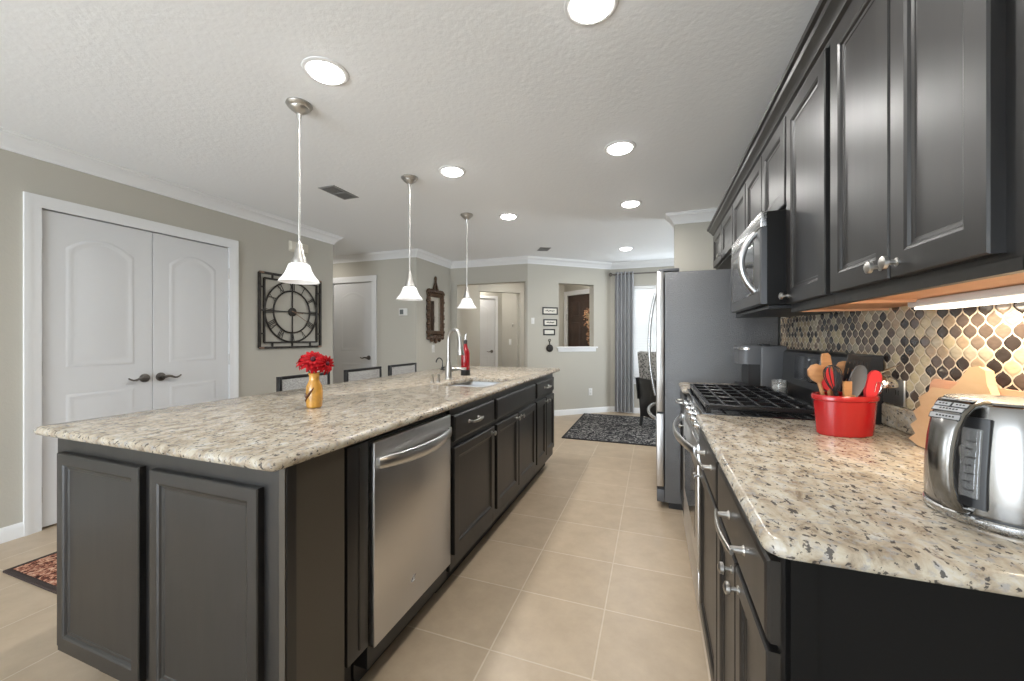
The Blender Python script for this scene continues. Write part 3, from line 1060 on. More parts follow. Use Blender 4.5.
for k, (px_, py_) in enumerate(((-1.425, 2.345), (-1.395, 2.37))):
    t = thing('air_gap_cap' if k else 'soap_dispenser', 'small nickel cap beside the sink, nearest the dishwasher' if not k else 'small nickel cap beside the sink, next to the faucet', 'sink fitting', (px_, py_, 0.914))
    MB().lathe([(0.014, 0), (0.014, 0.004), (0.0105, 0.006), (0.0105, 0.045), (0.012, 0.047), (0.012, 0.056), (0.004, 0.058)], (px_, py_, 0.914), 16).build('cap', M['nickel'], t)
    MB().lathe([(0.017, 0), (0.017, 0.003), (0.011, 0.004)], (px_, py_, 0.914), 16).build('flange', M['nickel'], t)

# small dark gooseneck tap
tx, ty = -1.88, 3.27
t = thing('filter_tap', 'small black gooseneck tap at the far side of the island top', 'tap', (tx, ty, 0.914))
MB().lathe([(0.022, 0), (0.022, 0.006), (0.012, 0.012), (0.010, 0.03)], (tx, ty, 0.914), 16).build('base', M['black_iron'], t)
pts = [Vector((tx, ty, 0.94)), Vector((tx, ty, 1.0))]
gq = Vector((-0.94, -0.34, 0))
for k in range(1, 10):
    a = PI * k / 9
    pts.append(Vector((tx, ty, 0.985)) + gq * (0.030 * (1 - math.cos(a))) + EZ * (0.042 * math.sin(a)))
MB().tube(pts, 0.0055, 10).build('spout', M['black_iron'], t)
MB().tube([(tx, ty, 0.935), (tx + 0.03, ty + 0.01, 0.945)], 0.005, 8).build('lever', M['black_iron'], t)

# red bottle
bx, by = -1.440, 2.873
t = thing('oil_bottle', 'tall red glass bottle with black base and steel pourer behind the faucet', 'bottle', (bx, by, 0.914))
MB().lathe([(0.035, 0.045), (0.036, 0.05), (0.036, 0.175), (0.031, 0.200), (0.018, 0.225), (0.0135, 0.268)], (bx, by, 0.914), 24).build('glass_body', M['red_glass'], t)
MB().lathe([(0.036, 0), (0.038, 0.003), (0.038, 0.045), (0.036, 0.047)], (bx, by, 0.914), 24).build('base', M['black_plastic'], t)
MB().lathe([(0.0150, 0.255), (0.0150, 0.282), (0.012, 0.285)], (bx, by, 0.914), 18).build('neck_collar', M['black_plastic'], t)
MB().tube([(bx, by, 1.198), (bx, by, 1.218), (bx + 0.003, by, 1.240), (bx + 0.008, by, 1.252)], [0.010, 0.008, 0.0055, 0.004], 12).build('pourer', M['chrome'], t)

# vase and its flowers
vx, vy = -1.405, 1.33
t = thing('glass_vase', 'small amber vase with a brown leaf motif standing on the granite island', 'vase', (vx, vy, 0.914))
MB().lathe([(0.028, 0), (0.032, 0.004), (0.034, 0.03), (0.0345, 0.07), (0.032, 0.095), (0.024, 0.112), (0.0205, 0.122), (0.0215, 0.142), (0.025, 0.150), (0.023, 0.152), (0.019, 0.145), (0.018, 0.12), (0.02, 0.10)], (vx, vy, 0.914), 28).build('vase_body', M['amber'], t)
cd = Vector((-vx, -vy, 0)).normalized(); cl_ = Vector((-cd.y, cd.x, 0))
mb = MB()
pts = []
for k in range(9):
    u = k / 8
    a = -1.35 + u * 1.3
    rr = 0.0355 - 0.002 * abs(u - 0.5)
    pts.append(Vector((vx, vy, 0.914 + 0.028 + 0.062 * u)) + (cd * math.cos(a) - cl_ * math.sin(a) * -1) * rr)
mb.tube(pts, [0.0015 + 0.0035 * math.sin(PI * k / 8) for k in range(9)], 8)
mb.ball(Vector((vx, vy, 0.914 + 0.055)) + (cd * math.cos(-1.2) + cl_ * math.sin(-1.2)) * 0.034, 0.010, 8, 6, 0.6, 0.6, 1.2)
mb.build('leaf_motif', M['brown_glaze'], t)
right = Vector((0.94, 0.34, 0))


def bloom(name, label, c, d, R, stem_to):
    c, d = Vector(c), Vector(d).normalized()
    t = thing(name, label, 'flower', stem_to, 'red flowers in the amber vase')
    a = d.orthogonal().normalized(); b = d.cross(a)
    mb = MB()
    for layer, (rad, lift, n, wd) in enumerate(((1.0, 0.0, 15, 0.30), (0.82, 0.22, 13, 0.27), (0.55, 0.40, 10, 0.22))):
        for k in range(n):
            th = 2 * PI * (k + layer * 0.5) / n + random.uniform(-.08, .08)
            r_ = R * rad * random.uniform(0.88, 1.08)
            dirv = a * math.cos(th) + b * math.sin(th)
            sd_ = d.cross(dirv)
            L = []
            for u, wz in ((0.12, 0.35), (0.45, 0.85), (0.78, 1.0), (1.0, 0.35)):
                p = c + dirv * (r_ * u) + d * (R * (lift * u + 0.10 * math.sin(u * PI) - (0.25 * u * u if layer == 0 else 0.05 * u)))
                h = wd * R * wz * 0.5
                L.append([p - sd_ * h, p + d * 0.002, p + sd_ * h, p - d * 0.0015])
            mb.rings(L)
    mb.build('petals', M['petal'], t)
    MB().ball(c + d * (R * 0.22), R * 0.20, 12, 8).build('flower_centre', M['petal_core'], t)
    s0 = Vector(stem_to)
    MB().tube([s0, (s0 + c) / 2 + EZ * 0.01, c], 0.0028, 8).build('stem', M['stem'], t)


bloom('red_flower', 'largest red bloom facing the aisle, front of the bunch in the amber vase', (vx + 0.006, vy - 0.012, 1.118), cd * 0.75 + EZ * 0.6, 0.060, (vx, vy - 0.002, 1.02))
bloom('red_flower', 'red bloom drooping to the left of the amber vase', Vector((vx, vy, 1.115)) - right * 0.052 + cd * 0.0, cd * 0.35 - right * 0.8 + EZ * 0.45, 0.042, (vx - 0.004, vy, 1.02))
bloom('red_flower', 'red bloom drooping to the right of the amber vase', Vector((vx, vy, 1.105)) + right * 0.050, cd * 0.5 + right * 0.8 + EZ * 0.15, 0.046, (vx + 0.004, vy, 1.02))

# ------------------------------------------------------------------ bar stools
def make_stool(label, loc):
    t = thing('bar_stool', label, 'stool', loc, 'bar stools along the island')
    # local: back plane at x = -0.2, seat towards +x (island)
    w = 0.455
    MB().box((-0.21, -w / 2 + 0.01, 0.60), (0.20, w / 2 - 0.01, 0.655), bev=0.014).build('seat', M['stool_fabric'], t, local=True)
    mb = MB()
    mb.box((-0.235, -w / 2, 0.70), (-0.200, -w / 2 + 0.022, 0.945), bev=0.003).box((-0.235, w / 2 - 0.022, 0.70), (-0.200, w / 2, 0.945), bev=0.003)
    mb.box((-0.232, -w / 2, 0.925), (-0.203, w / 2, 0.945), bev=0.003).box((-0.232, -w / 2, 0.70), (-0.203, w / 2, 0.72), bev=0.003)
    mb.build('back_frame', M['black_wood'], t, local=True)
    MB().box((-0.228, -w / 2 + 0.02, 0.718), (-0.207, w / 2 - 0.02, 0.926), bev=0.004).build('backrest', M['stool_fabric'], t, local=True)
    for sx in (-0.217, 0.18):
        for sy in (-1, 1):
            mb = MB().box((sx - 0.016, sy * (w / 2 - 0.016) - 0.016, 0), (sx + 0.016, sy * (w / 2 - 0.016) + 0.016, 0.72 if sx < 0 else 0.61), bev=0.003)
            mb.build('leg', M['black_wood'], t, local=True)
    mb = MB().box((0.17, -w / 2 + 0.02, 0.20), (0.19, w / 2 - 0.02, 0.225))
    for sy in (-1, 1):
        mb.box((-0.21, sy * (w / 2 - 0.016) - 0.009, 0.28), (0.18, sy * (w / 2 - 0.016) + 0.009, 0.30))
    mb.build('stretcher', M['black_wood'], t, local=True)
    return t


s1 = make_stool('bar stool with woven grey low back behind the amber vase, nearest the double doors', (-2.25, 2.25, 0))
dup(s1, (-2.25, 2.885, 0), 'bar stool with woven grey low back in front of the closet door, middle of three')
dup(s1, (-2.25, 3.475, 0), 'bar stool with woven grey low back under the thermostat, nearest the faucet')

# ------------------------------------------------------------------ pendants, lights, vents
def make_pendant(label, x, y):
    t = thing('pendant_lamp', label, 'pendant light', (x, y, CEIL), 'pendants over the island')
    MB().lathe([(0.062, 0), (0.064, -0.006), (0.058, -0.016), (0.048, -0.022), (0.046, -0.028), (0.030, -0.040), (0.014, -0.052), (0.009, -0.075), (0.007, -0.09)], (0, 0, 0), 28).build('canopy', M['nickel'], t, local=True)
    MB().tube([(0, 0, -0.07), (0, 0, -0.095), (0, 0, -0.72)], [0.009, 0.0062, 0.0062], 12).build('rod', M['nickel'], t, local=True)
    MB().lathe([(0.007, -0.715), (0.012, -0.728), (0.016, -0.735), (0.016, -0.752), (0.021, -0.760), (0.024, -0.785), (0.032, -0.805), (0.037, -0.822), (0.037, -0.840)], (0, 0, 0), 24).build('socket_cup', M['nickel'], t, local=True)
    prof = [(0.030, -0.832), (0.042, -0.834), (0.050, -0.840), (0.055, -0.852), (0.060, -0.868), (0.068, -0.886), (0.080, -0.904), (0.091, -0.918), (0.098, -0.930)]
    prof += [(r - 0.004, z + 0.001) for r, z in reversed(prof)]
    MB().lathe(prof, (0, 0, 0), 36, cap0=False, cap1=False).build('lamp_shade', M['opal'], t, local=True)
    MB().ball((0, 0, -0.875), 0.022, 12, 8).build('bulb', M['opal'], t, local=True)
    return t


pn = make_pendant('opal bell pendant nearest the camera, hanging in front of the clock', -1.745, 1.555)
dup(pn, (-1.752, 2.552, CEIL), 'opal bell pendant in the middle of three, hanging beside the thermostat')
dup(pn, (-1.745, 3.512, CEIL), 'farthest opal bell pendant, hanging in front of the hall opening')


def make_can(label, x, y):
    t = thing('recessed_light', label, 'ceiling light', (x, y, CEIL), 'recessed ceiling lights')
    MB().lathe([(0.100, 0.0), (0.098, -0.004), (0.088, -0.008), (0.0745, -0.006), (0.0735, 0.0)], (0, 0, 0), 36, cap0=False, cap1=False).build('trim_ring', M['trim'], t, local=True)
    MB().lathe([(0.074, -0.006), (0.071, -0.014), (0.055, -0.020), (0.028, -0.0235), (0.003, -0.024)], (0, 0, 0), 36, cap0=False).build('lens', M['lamp_glow'], t, local=True)
    return t


CANS = [(-0.216, 1.45, 'round recessed light nearest the camera above the aisle at the top edge'),
        (-1.415, 1.405, 'round recessed light beside the nearest pendant canopy'),
        (-1.39, 2.56, 'round recessed light beside the middle pendant canopy'),
        (-0.206, 2.61, 'round recessed light above the aisle, second out from the dark wall cabinets'),
        (-1.375, 3.70, 'round recessed light beside the farthest pendant canopy'),
        (-0.20, 3.73, 'round recessed light above the aisle just before the refrigerator'),
        (-0.36, 5.58, 'small far recessed light near the curtained window')]
can0 = None
for x, y, lb in CANS:
    if can0 is None:
        can0 = make_can(lb, x, y)
    else:
        dup(can0, (x, y, CEIL), lb)
    a = area('can_light', (x, y, CEIL - 0.028), (0, 0, 0), 0.14, 0.14, LAMP_W, (1.0, 0.975, 0.94), shape='DISK')
    a.data.spread = math.radians(165)
# unseen lamps added to brighten the hall, entry and passage beyond the openings
for x, y, w in ((-3.35, 7.15, 6.5), (-2.2, 6.35, 6.5), (-0.9, 7.1, 6.0), (-4.6, 4.2, 3.5)):
    lb = {-3.35: 'added recessed fill light inside the inner hall', -2.2: 'added recessed fill light in the hall beyond the back wall opening', -0.9: 'added recessed fill light in the entry beyond the pass-through', -4.6: 'added recessed fill light in the passage beside the closet door'}[x]
    dup(can0, (x, y, CEIL), lb)
    area('hall_fill_light', (x, y, CEIL - 0.022), (0, 0, 0), 0.16, 0.16, w, (1.0, 0.96, 0.9), shape='DISK')


def vent(label, cx, cy, w, l, rz):
    t = thing('ceiling_vent', label, 'air vent', (cx, cy, CEIL), 'ceiling air vents', rz)
    mb = MB()
    L = []
    for i, z in ((0, 0), (0, -0.004), (0.014, -0.008), (0.016, -0.003)):
        L.append([(-w / 2 + i, -l / 2 + i, z), (w / 2 - i, -l / 2 + i, z), (w / 2 - i, l / 2 - i, z), (-w / 2 + i, l / 2 - i, z)])
    mb.rings(L, False, False).build('frame', M['vent_white'], t, local=True)
    MB().box((-w / 2 + 0.014, -l / 2 + 0.014, -0.0025), (w / 2 - 0.014, l / 2 - 0.014, -0.0005)).build('duct', M['vent_dark'], t, local=True)
    mb = MB()
    n = 11
    for k in range(n):
        x = -w / 2 + 0.02 + (w - 0.04) * k / (n - 1)
        mb.box((x - 0.0025, -l / 2 + 0.012, -0.007), (x + 0.0025, l / 2 - 0.012, -0.003))
    mb.box((-w / 2 + 0.012, -0.006, -0.0085), (w / 2 - 0.012, 0.006, -0.003))
    mb.build('louvres', M['vent_white'], t, local=True)


vent('rectangular ceiling vent between the nearest and middle pendants', -2.49, 2.615, 0.16, 0.29, 0.0)
vent('small far ceiling vent in front of the angled wall', -1.425, 5.24, 0.15, 0.20, 0.5)

# ------------------------------------------------------------------ things on the left and far walls
# clock
cy0, cz0 = 3.150, 1.492
ck = thing('wall_clock', 'square black iron wall clock with roman numerals and tan corners', 'clock', (XL, cy0, cz0))
frC = Fr((XL + 0.006, cy0, cz0), EY, EZ, EX)
mb = MB()
S = 0.373
for s in (-1, 1):
    mb.box((-S, s * S - 0.011, 0), (S, s * S + 0.011, 0.022), fr=frC, bev=0.002)
    mb.box((s * S - 0.011, -S, 0), (s * S + 0.011, S, 0.022), fr=frC, bev=0.002)
    q = S - 0.052
    mb.box((-q, s * q - 0.008, 0.002), (q, s * q + 0.008, 0.018), fr=frC)
    mb.box((s * q - 0.008, -q, 0.002), (s * q + 0.008, q, 0.018), fr=frC)
for s in (-1, 1):
    for k in (-0.62, 0.0, 0.62):
        mb.box((k * S - 0.007, s * (S - 0.052), 0.004), (k * S + 0.007, s * S, 0.016), fr=frC)
        mb.box((s * (S - 0.052), k * S - 0.007, 0.004), (s * S, k * S + 0.007, 0.016), fr=frC)
mb.build('frame', M['clock_metal'], ck)
for a in (-1, 1):
    for b in (-1, 1):
        MB().box((a * (S - 0.042), b * (S - 0.008), 0.021), (a * (S + 0.008), b * (S + 0.008), 0.024), fr=frC).build('corner_patch', M['clock_tan'], ck)
mb = MB()
for R_ in (0.318, 0.222):
    mb.tube([frC.p(R_ * math.cos(2 * PI * k / 48), R_ * math.sin(2 * PI * k / 48), 0.012) for k in range(49)], 0.0085, 8, cap=False)
mb.build('dial_ring', M['clock_metal'], ck)
mb = MB()
for s in (-1, 1):
    mb.box((s * 0.03, -0.006, 0.008), (s * 0.32, 0.006, 0.016), fr=frC)
    mb.box((-0.006, s * 0.03, 0.008), (0.006, s * 0.32, 0.016), fr=frC)
mb.build('spokes', M['clock_metal'], ck)
NUM = ['XII', 'I', 'II', 'III', 'IIII', 'V', 'VI', 'VII', 'VIII', 'IX', 'X', 'XI']
for h, txt in enumerate(NUM):
    mb = MB()
    a = PI / 2 - h * PI / 6
    cen = Vector((0.270 * math.cos(a), 0.270 * math.sin(a)))
    rad = Vector((math.cos(a), math.sin(a))); tan = Vector((math.sin(a), -math.cos(a)))
    wid = {'I': 0.016, 'V': 0.034, 'X': 0.034}
    tot = sum(wid[c] for c in txt)
    x = -tot / 2
    def stroke(p, q, th=0.0042):
        p3 = frC.p(*(cen + tan * p[0] + rad * p[1]), 0.012); q3 = frC.p(*(cen + tan * q[0] + rad * q[1]), 0.012)
        mb.tube([p3, q3], th, 6)
    for c in txt:
        w_ = wid[c]; m_ = x + w_ / 2
        if c == 'I':
            stroke((m_, -0.038), (m_, 0.038))
        elif c == 'V':
            stroke((m_ - 0.013, 0.038), (m_, -0.038)); stroke((m_ + 0.013, 0.038), (m_, -0.038), 0.0025)
        else:
            stroke((m_ - 0.013, 0.038), (m_ + 0.013, -0.038)); stroke((m_ + 0.013, 0.038), (m_ - 0.013, -0.038), 0.0025)
        x += w_
    mb.build('numeral', M['clock_metal'], ck)
MB().tube([frC.p(0, 0, 0.004), frC.p(0, 0, 0.02), frC.p(0, 0, 0.024)], [0.046, 0.046, 0.036], 24).build('hub', M['clock_metal'], ck)
mb = MB()
mb.tube([frC.p(-0.02, 0.012, 0.028), frC.p(0.185, -0.105, 0.028)], [0.004, 0.002], 6)
mb.tube([frC.p(-0.02, 0.003, 0.031), frC.p(0.12, -0.012, 0.031)], [0.005, 0.003], 6)
mb.build('hands', M['clock_tan'], ck)

# door chime box
ch = thing('door_chime', 'small beige door chime box high on the clock wall', 'door chime', (XL, 3.235, 2.20))
MB().box((XL, 3.125, 2.148), (XL + 0.035, 3.345, 2.248), bev=0.012, seg=3).build('cover', M['beige_plastic'], ch)
MB().box((XL, 3.118, 2.141), (XL + 0.008, 3.352, 2.255), bev=0.003).build('base_plate', M['beige_plastic'], ch)

# thermostat
th_ = thing('thermostat', 'small white thermostat with grey screen beside the closet door', 'thermostat', (-3.325, YA, 1.58))
MB().box((-3.392, YA - 0.022, 1.530), (-3.258, YA, 1.632), bev=0.006).build('case', M['white_plastic'], th_)
MB().box((-3.375, YA - 0.024, 1.548), (-3.315, YA - 0.021, 1.615)).build('screen', M['display'], th_)

# mirror on the side wall: carved gilt frame
my, mz = 5.185, 1.575
mr = thing('wall_mirror', 'narrow ornate antique gilt mirror hanging on the short side wall', 'mirror', (XB, my, mz))
frM = Fr((XB + 0.004, my, mz), EY, EZ, EX)
HW, HH = 0.205, 0.315
mb = MB()
mb.panel(frM, (-HW, -HH, HW, HH), [(0, 0), (0, 0.02), (0.015, 0.035), (0.035, 0.03), (0.058, 0.022), (0.066, 0.008)], True, False)
rnd = random.Random(3)
for s in (-1, 1):
    for k in range(16):
        z = -HH + 2 * HH * k / 15
        mb.ball(frM.p(s * (HW + 0.005 + 0.012 * math.sin(k * 2.2)), z, 0.022), 0.024 + 0.006 * rnd.random(), 7, 5)
    for k in range(9):
        u = HW * s * k / 8
        mb.ball(frM.p(u, -HH - 0.015 - 0.035 * abs(math.sin(k * 1.7)), 0.02), 0.028, 7, 5)
        mb.ball(frM.p(u, HH + 0.01 + 0.02 * abs(math.cos(k * 1.3)), 0.02), 0.027, 7, 5)
mb.build('frame', M['gilt'], mr)
mb = MB()
for k in range(7):
    z = HH + 0.03 + 0.024 * k
    w_ = 0.085 * (1 - k / 7) ** 1.6 + 0.016
    for s in (-1, 1):
        mb.ball(frM.p(s * w_ * 0.6, z, 0.02), 0.026 - 0.002 * k, 7, 5)
mb.ball(frM.p(0, HH + 0.215, 0.02), 0.022, 8, 6, 1, 1, 1.8)
mb.build('crest', M['gilt'], mr)
mb = MB()
for s in (-1, 0, 1):
    mb.ball(frM.p(s * 0.11, -HH - 0.065 - 0.02 * (s == 0), 0.018), 0.030, 8, 6, 1, 1, 1.5)
mb.build('pendant_drops', M['gilt'], mr)
MB().box((-HW + 0.06, -HH + 0.06, 0.004), (HW - 0.06, HH - 0.06, 0.010), fr=frM).build('mirror_glass', M['mirror'], mr)


def plate(name, label, fr, u, v, kind, w=0.07, h=0.115, cat='wall plate'):
    t = thing(name, label, cat, fr.p(u, v, 0))
    MB().box((u - w / 2, v - h / 2, 0), (u + w / 2, v + h / 2, 0.006), fr=fr, bev=0.002).build('cover_plate', M['white_plastic'], t)
    if kind == 'switch':
        MB().box((u - 0.006, v - 0.012, 0.005), (u + 0.006, v + 0.012, 0.013), fr=fr, bev=0.002).build('toggle', M['white_plastic'], t)
    elif kind == 'outlet':
        for s in (-1, 1):
            mb = MB()
            for q in (-1, 1):
                mb.box((u + q * 0.007 - 0.0015, v + s * 0.024 - 0.006, 0.0055), (u + q * 0.007 + 0.0015, v + s * 0.024 + 0.006, 0.0068), fr=fr)
            mb.build('socket_slots', M['ink'], t)


frB = Fr((XB, 0, 0), EY, EZ, EX)
plate('light_switch', 'white switch plate on the side wall under the gilt mirror', frB, 5.15, 1.055, 'switch')
plate('light_switch', 'white switch plate on the angled wall left of the framed cards', frD, 0.083, 1.475, 'switch', 0.055, 0.095)
plate('wall_outlet', 'white outlet low on the angled wall above the baseboard', frD, 1.10, 0.345, 'outlet')
frS = Fr(q2, (q3 - q2).normalized(), EZ, -hu)
plate('light_switch', 'white double switch plate inside the hall beside the inner door', frS, 0.35, 1.13, 'switch', 0.12)
t = thing('hall_knob', 'small round nickel wall stop in the hall above the double switch', 'door stop', frS.p(0.20, 1.47))
MB().tube([frS.p(0.2, 1.47, 0), frS.p(0.2, 1.47, 0.012), frS.p(0.2, 1.47, 0.02)], [0.032, 0.032, 0.02], 16).build('disc', M['nickel'], t)

# framed cards and little pan ornament on the angled wall
ui = 0
for (u0, u1, v0, v1, lb) in ((0.245, 0.505, 1.575, 1.690, 'wide black framed card, topmost of three on the angled wall'),
                             (0.262, 0.495, 1.400, 1.505, 'black framed card, middle of three on the angled wall'),
                             (0.262, 0.458, 1.258, 1.353, 'smallest black framed card, lowest of three above the pan ornament')):
    t = thing('framed_card', lb, 'picture frame', frD.p((u0 + u1) / 2, (v0 + v1) / 2, 0), 'framed cards by the pass-through')
    MB().panel(frD, (u0, v0, u1, v1), [(0, 0.0), (0, 0.014), (0.004, 0.017), (0.016, 0.015), (0.019, 0.008)], True, False).build('frame', M['black_wood'], t)
    MB().box((u0 + 0.015, v0 + 0.015, 0.004), (u1 - 0.015, v1 - 0.015, 0.009), fr=frD).build('card', M['paper'], t)
    if ui < 2:
        mb = MB()
        for k in range(7):
            a = u0 + 0.05 + (u1 - u0 - 0.1) * k / 7
            vm = (v0 + v1) / 2 + 0.004 * math.sin(k * 2.3)
            mb.box((a, vm - 0.006, 0.0085), (a + 0.018, vm + 0.006 + 0.004 * (k % 2), 0.0098), fr=frD)
        mb.build('lettering', M['ink'], t)
    ui += 1
t = thing('pan_ornament', 'small round dark iron pan ornament hanging below the framed cards', 'ornament', frD.p(0.365, 1.10, 0))
mb = MB().tube([frD.p(0.365, 1.055, 0.002), frD.p(0.365, 1.055, 0.014), frD.p(0.365, 1.055, 0.02)], [0.055, 0.060, 0.052], 24)
for k in range(8):
    mb.ball(frD.p(0.365 + 0.03 * math.cos(k * PI / 4), 1.055 + 0.03 * math.sin(k * PI / 4), 0.02), 0.009, 6, 4)
mb.build('dish', M['clock_metal'], t)
mb = MB().tube([frD.p(0.365, 1.11, 0.01), frD.p(0.365, 1.16, 0.01)], 0.007, 8)
mb.tube([frD.p(0.365 + 0.018 * math.cos(2 * PI * k / 14), 1.178 + 0.018 * math.sin(2 * PI * k / 14), 0.01) for k in range(15)], 0.005, 6, cap=False)
mb.build('ring_handle', M['clock_metal'], t)

# dried garland with bow, hanging at the right of the front door
gb = frF.p(0.66, 1.60, 0.03)
t = thing('dried_garland', 'brown dried leaf garland with a burlap bow hanging over the front door edge', 'garland', gb)
mb = MB()
rg = random.Random(5)
for k in range(170):
    u = rg.random()
    v = 1.76 - 0.30 * u if k < 100 else 1.46 - 0.40 * rg.random()
    spread = 0.11 if k < 100 else 0.035
    c = frF.p(0.64 + rg.uniform(-spread, spread * 1.25), v, 0.03 + rg.uniform(0, 0.06))
    a = Vector((rg.uniform(-1, 1), rg.uniform(-1, 1), rg.uniform(-1, 0.6))).normalized()
    sd_ = a.orthogonal().normalized(); nn = a.cross(sd_)
    l = rg.uniform(0.04, 0.075); h = l * 0.28
    mb.rings([[c - sd_ * .002, c + nn * .002, c + sd_ * .002, c - nn * .002], [c + a * l * .5 - sd_ * h, c + a * l * .5 + nn * .003, c + a * l * .5 + sd_ * h, c + a * l * .5 - nn * .003], [c + a * l - sd_ * .002, c + a * l + nn * .002, c + a * l + sd_ * .002, c + a * l - nn * .002]])
mb.build('leaves', M['dried'], t)
mb = MB()
for s in (-1, 1):
    mb.strap([frF.p(0.66, 1.62, 0.08), frF.p(0.66 + s * 0.05, 1.66, 0.10), frF.p(0.66 + s * 0.085, 1.63, 0.085), frF.p(0.66 + s * 0.05, 1.60, 0.08), frF.p(0.66, 1.615, 0.085)], EZ, 0.035, 0.004)
    mb.strap([frF.p(0.66, 1.61, 0.085), frF.p(0.66 + s * 0.03, 1.52, 0.08), frF.p(0.66 + s * 0.045, 1.44, 0.075)], fu, 0.04, 0.004)
mb.build('bow', M['burlap'], t)

# curtain and rod, blinds
RZ = 2.245
t = thing('curtain_rod', 'dark curtain rod with ball finial above the dining window', 'curtain rod', (0.0, YE - 0.08, RZ))
MB().tube([(-0.64, YE - 0.08, RZ), (0.98, YE - 0.08, RZ)], 0.012, 12).build('rod', M['bronze'], t)
MB().ball((-0.665, YE - 0.08, RZ), 0.030, 14, 9).build('finial', M['bronze'], t)
MB().tube([(-0.60, YE - 0.08, RZ), (-0.60, YE, RZ - 0.01)], 0.008, 8).build('bracket', M['bronze'], t)


def curtain(name, label, xa, xb, waves):
    mb = MB()
    n = waves * 10
    L = []
    th = 0.004
    for z, amp, k in ((RZ + 0.035, 0.030, 1.0), (RZ - 0.1, 0.034, 1.0), (1.2, 0.036, 1.0), (0.02, 0.040, 1.03)):
        A, B = [], []
        for i in range(n + 1):
            s = i / n
            x = (xa + xb) / 2 + (xb - xa) * (s - 0.5) * k
            y = YE - 0.075 + amp * math.sin(2 * PI * waves * s) + 0.004 * math.sin(5 * s + z)
            A.append((x, y - th / 2, z)); B.append((x, y + th / 2, z))
        L.append(A + B[::-1])
    return tag(mb.rings(L).build(name, M['curtain'], angle=60), label, 'curtain')


curtain('window_curtain', 'grey pleated curtain panel beside the dining window', -0.595, -0.305, 5)

bl = thing('window_blind', 'white horizontal slat blind covering the dining window', 'blind', ((fw0 + fw1) / 2, YE + 0.02, 2.04))
MB().box((fw0 + 0.005, YE + 0.002, 2.0), (fw1 - 0.005, YE + 0.05, 2.055), bev=0.003).build('headrail', M['blind'], bl)
mb = MB()
z = 1.975
while z > 0.62:
    fr_ = Fr(((fw0 + fw1) / 2, YE + 0.026, z), EX, Vector((0, math.cos(1.24), -math.sin(1.24))), Vector((0, math.sin(1.24), math.cos(1.24))))
    hw = (fw1 - fw0) / 2 - 0.01
    mb.box((-hw, -0.0275, -0.0012), (hw, 0.0275, 0.0012), fr=fr_)
    z -= 0.041
mb.build('slats', M['blind'], bl, smooth=False)
MB().box((fw0 + 0.01, YE + 0.008, 0.575), (fw1 - 0.01, YE + 0.042, 0.600), bev=0.003).build('bottom_rail', M['blind'], bl)
mb = MB()
for x in (fw0 + 0.12, (fw0 + fw1) / 2, fw1 - 0.12):
    mb.cyl((x, YE + 0.004, 0.59), (x, YE + 0.004, 2.01), 0.0015, 6)
mb.build('ladder_cord', M['blind'], bl)

# dining chair: black frame, printed upholstery, facing right
dc = thing('dining_chair', 'black dining chair with leaf print upholstery, half hidden by the refrigerator', 'chair', (0.08, 5.62, 0))
for (x, y) in ((-0.19, -0.22), (-0.19, 0.22), (0.22, -0.22), (0.22, 0.22)):
    x += 0.08; y += 5.62
    mb = MB()
    if x < 0:
        mb.rings([[(x - 0.06 + a * 0.015, y + b * 0.015, 0) for a, b in ((-1, -1), (1, -1), (1, 1), (-1, 1))], [(x + a * 0.024, y + b * 0.022, 0.44) for a, b in ((-1, -1), (1, -1), (1, 1), (-1, 1))]])
    else:
        mb.rings([[(x + a * 0.014, y + b * 0.014, 0) for a, b in ((-1, -1), (1, -1), (1, 1), (-1, 1))], [(x + a * 0.022, y + b * 0.022, 0.44) for a, b in ((-1, -1), (1, -1), (1, 1), (-1, 1))]])
    mb.build('leg', M['black_wood'], dc)
MB().box((-0.15, 5.38, 0.40), (0.33, 5.86, 0.49), bev=0.02).build('seat', M['chair_fabric'], dc)
mb = MB()
frb = Fr((-0.16, 5.62, 0.42), EY, Vector((-0.10, 0, 0.995)), Vector((0.995, 0, 0.10)))
mb.box((-0.245, -0.05, -0.055), (-0.228, 0.245, 0.03), fr=frb, bev=0.004).box((0.228, -0.05, -0.055), (0.245, 0.245, 0.03), fr=frb, bev=0.004)
mb.box((-0.235, -0.28, -0.035), (0.235, 0.24, -0.012), fr=frb, bev=0.004)
mb.build('back_frame', M['black_wood'], dc)
MB().box((-0.225, 0.05, -0.012), (0.225, 0.60, 0.065), fr=frb, bev=0.022, seg=3).build('backrest', M['chair_fabric'], dc)
MB().tube([frb.p(a, b, 0.066) for a, b in ((-0.21, 0.07), (-0.21, 0.585), (0.21, 0.585), (0.21, 0.07))], 0.006, 6).build('piping', M['white_plastic'], dc)

dc.location = (0.16, 5.66, 0.012)
dc.rotation_euler = (0, 0, 0.65)

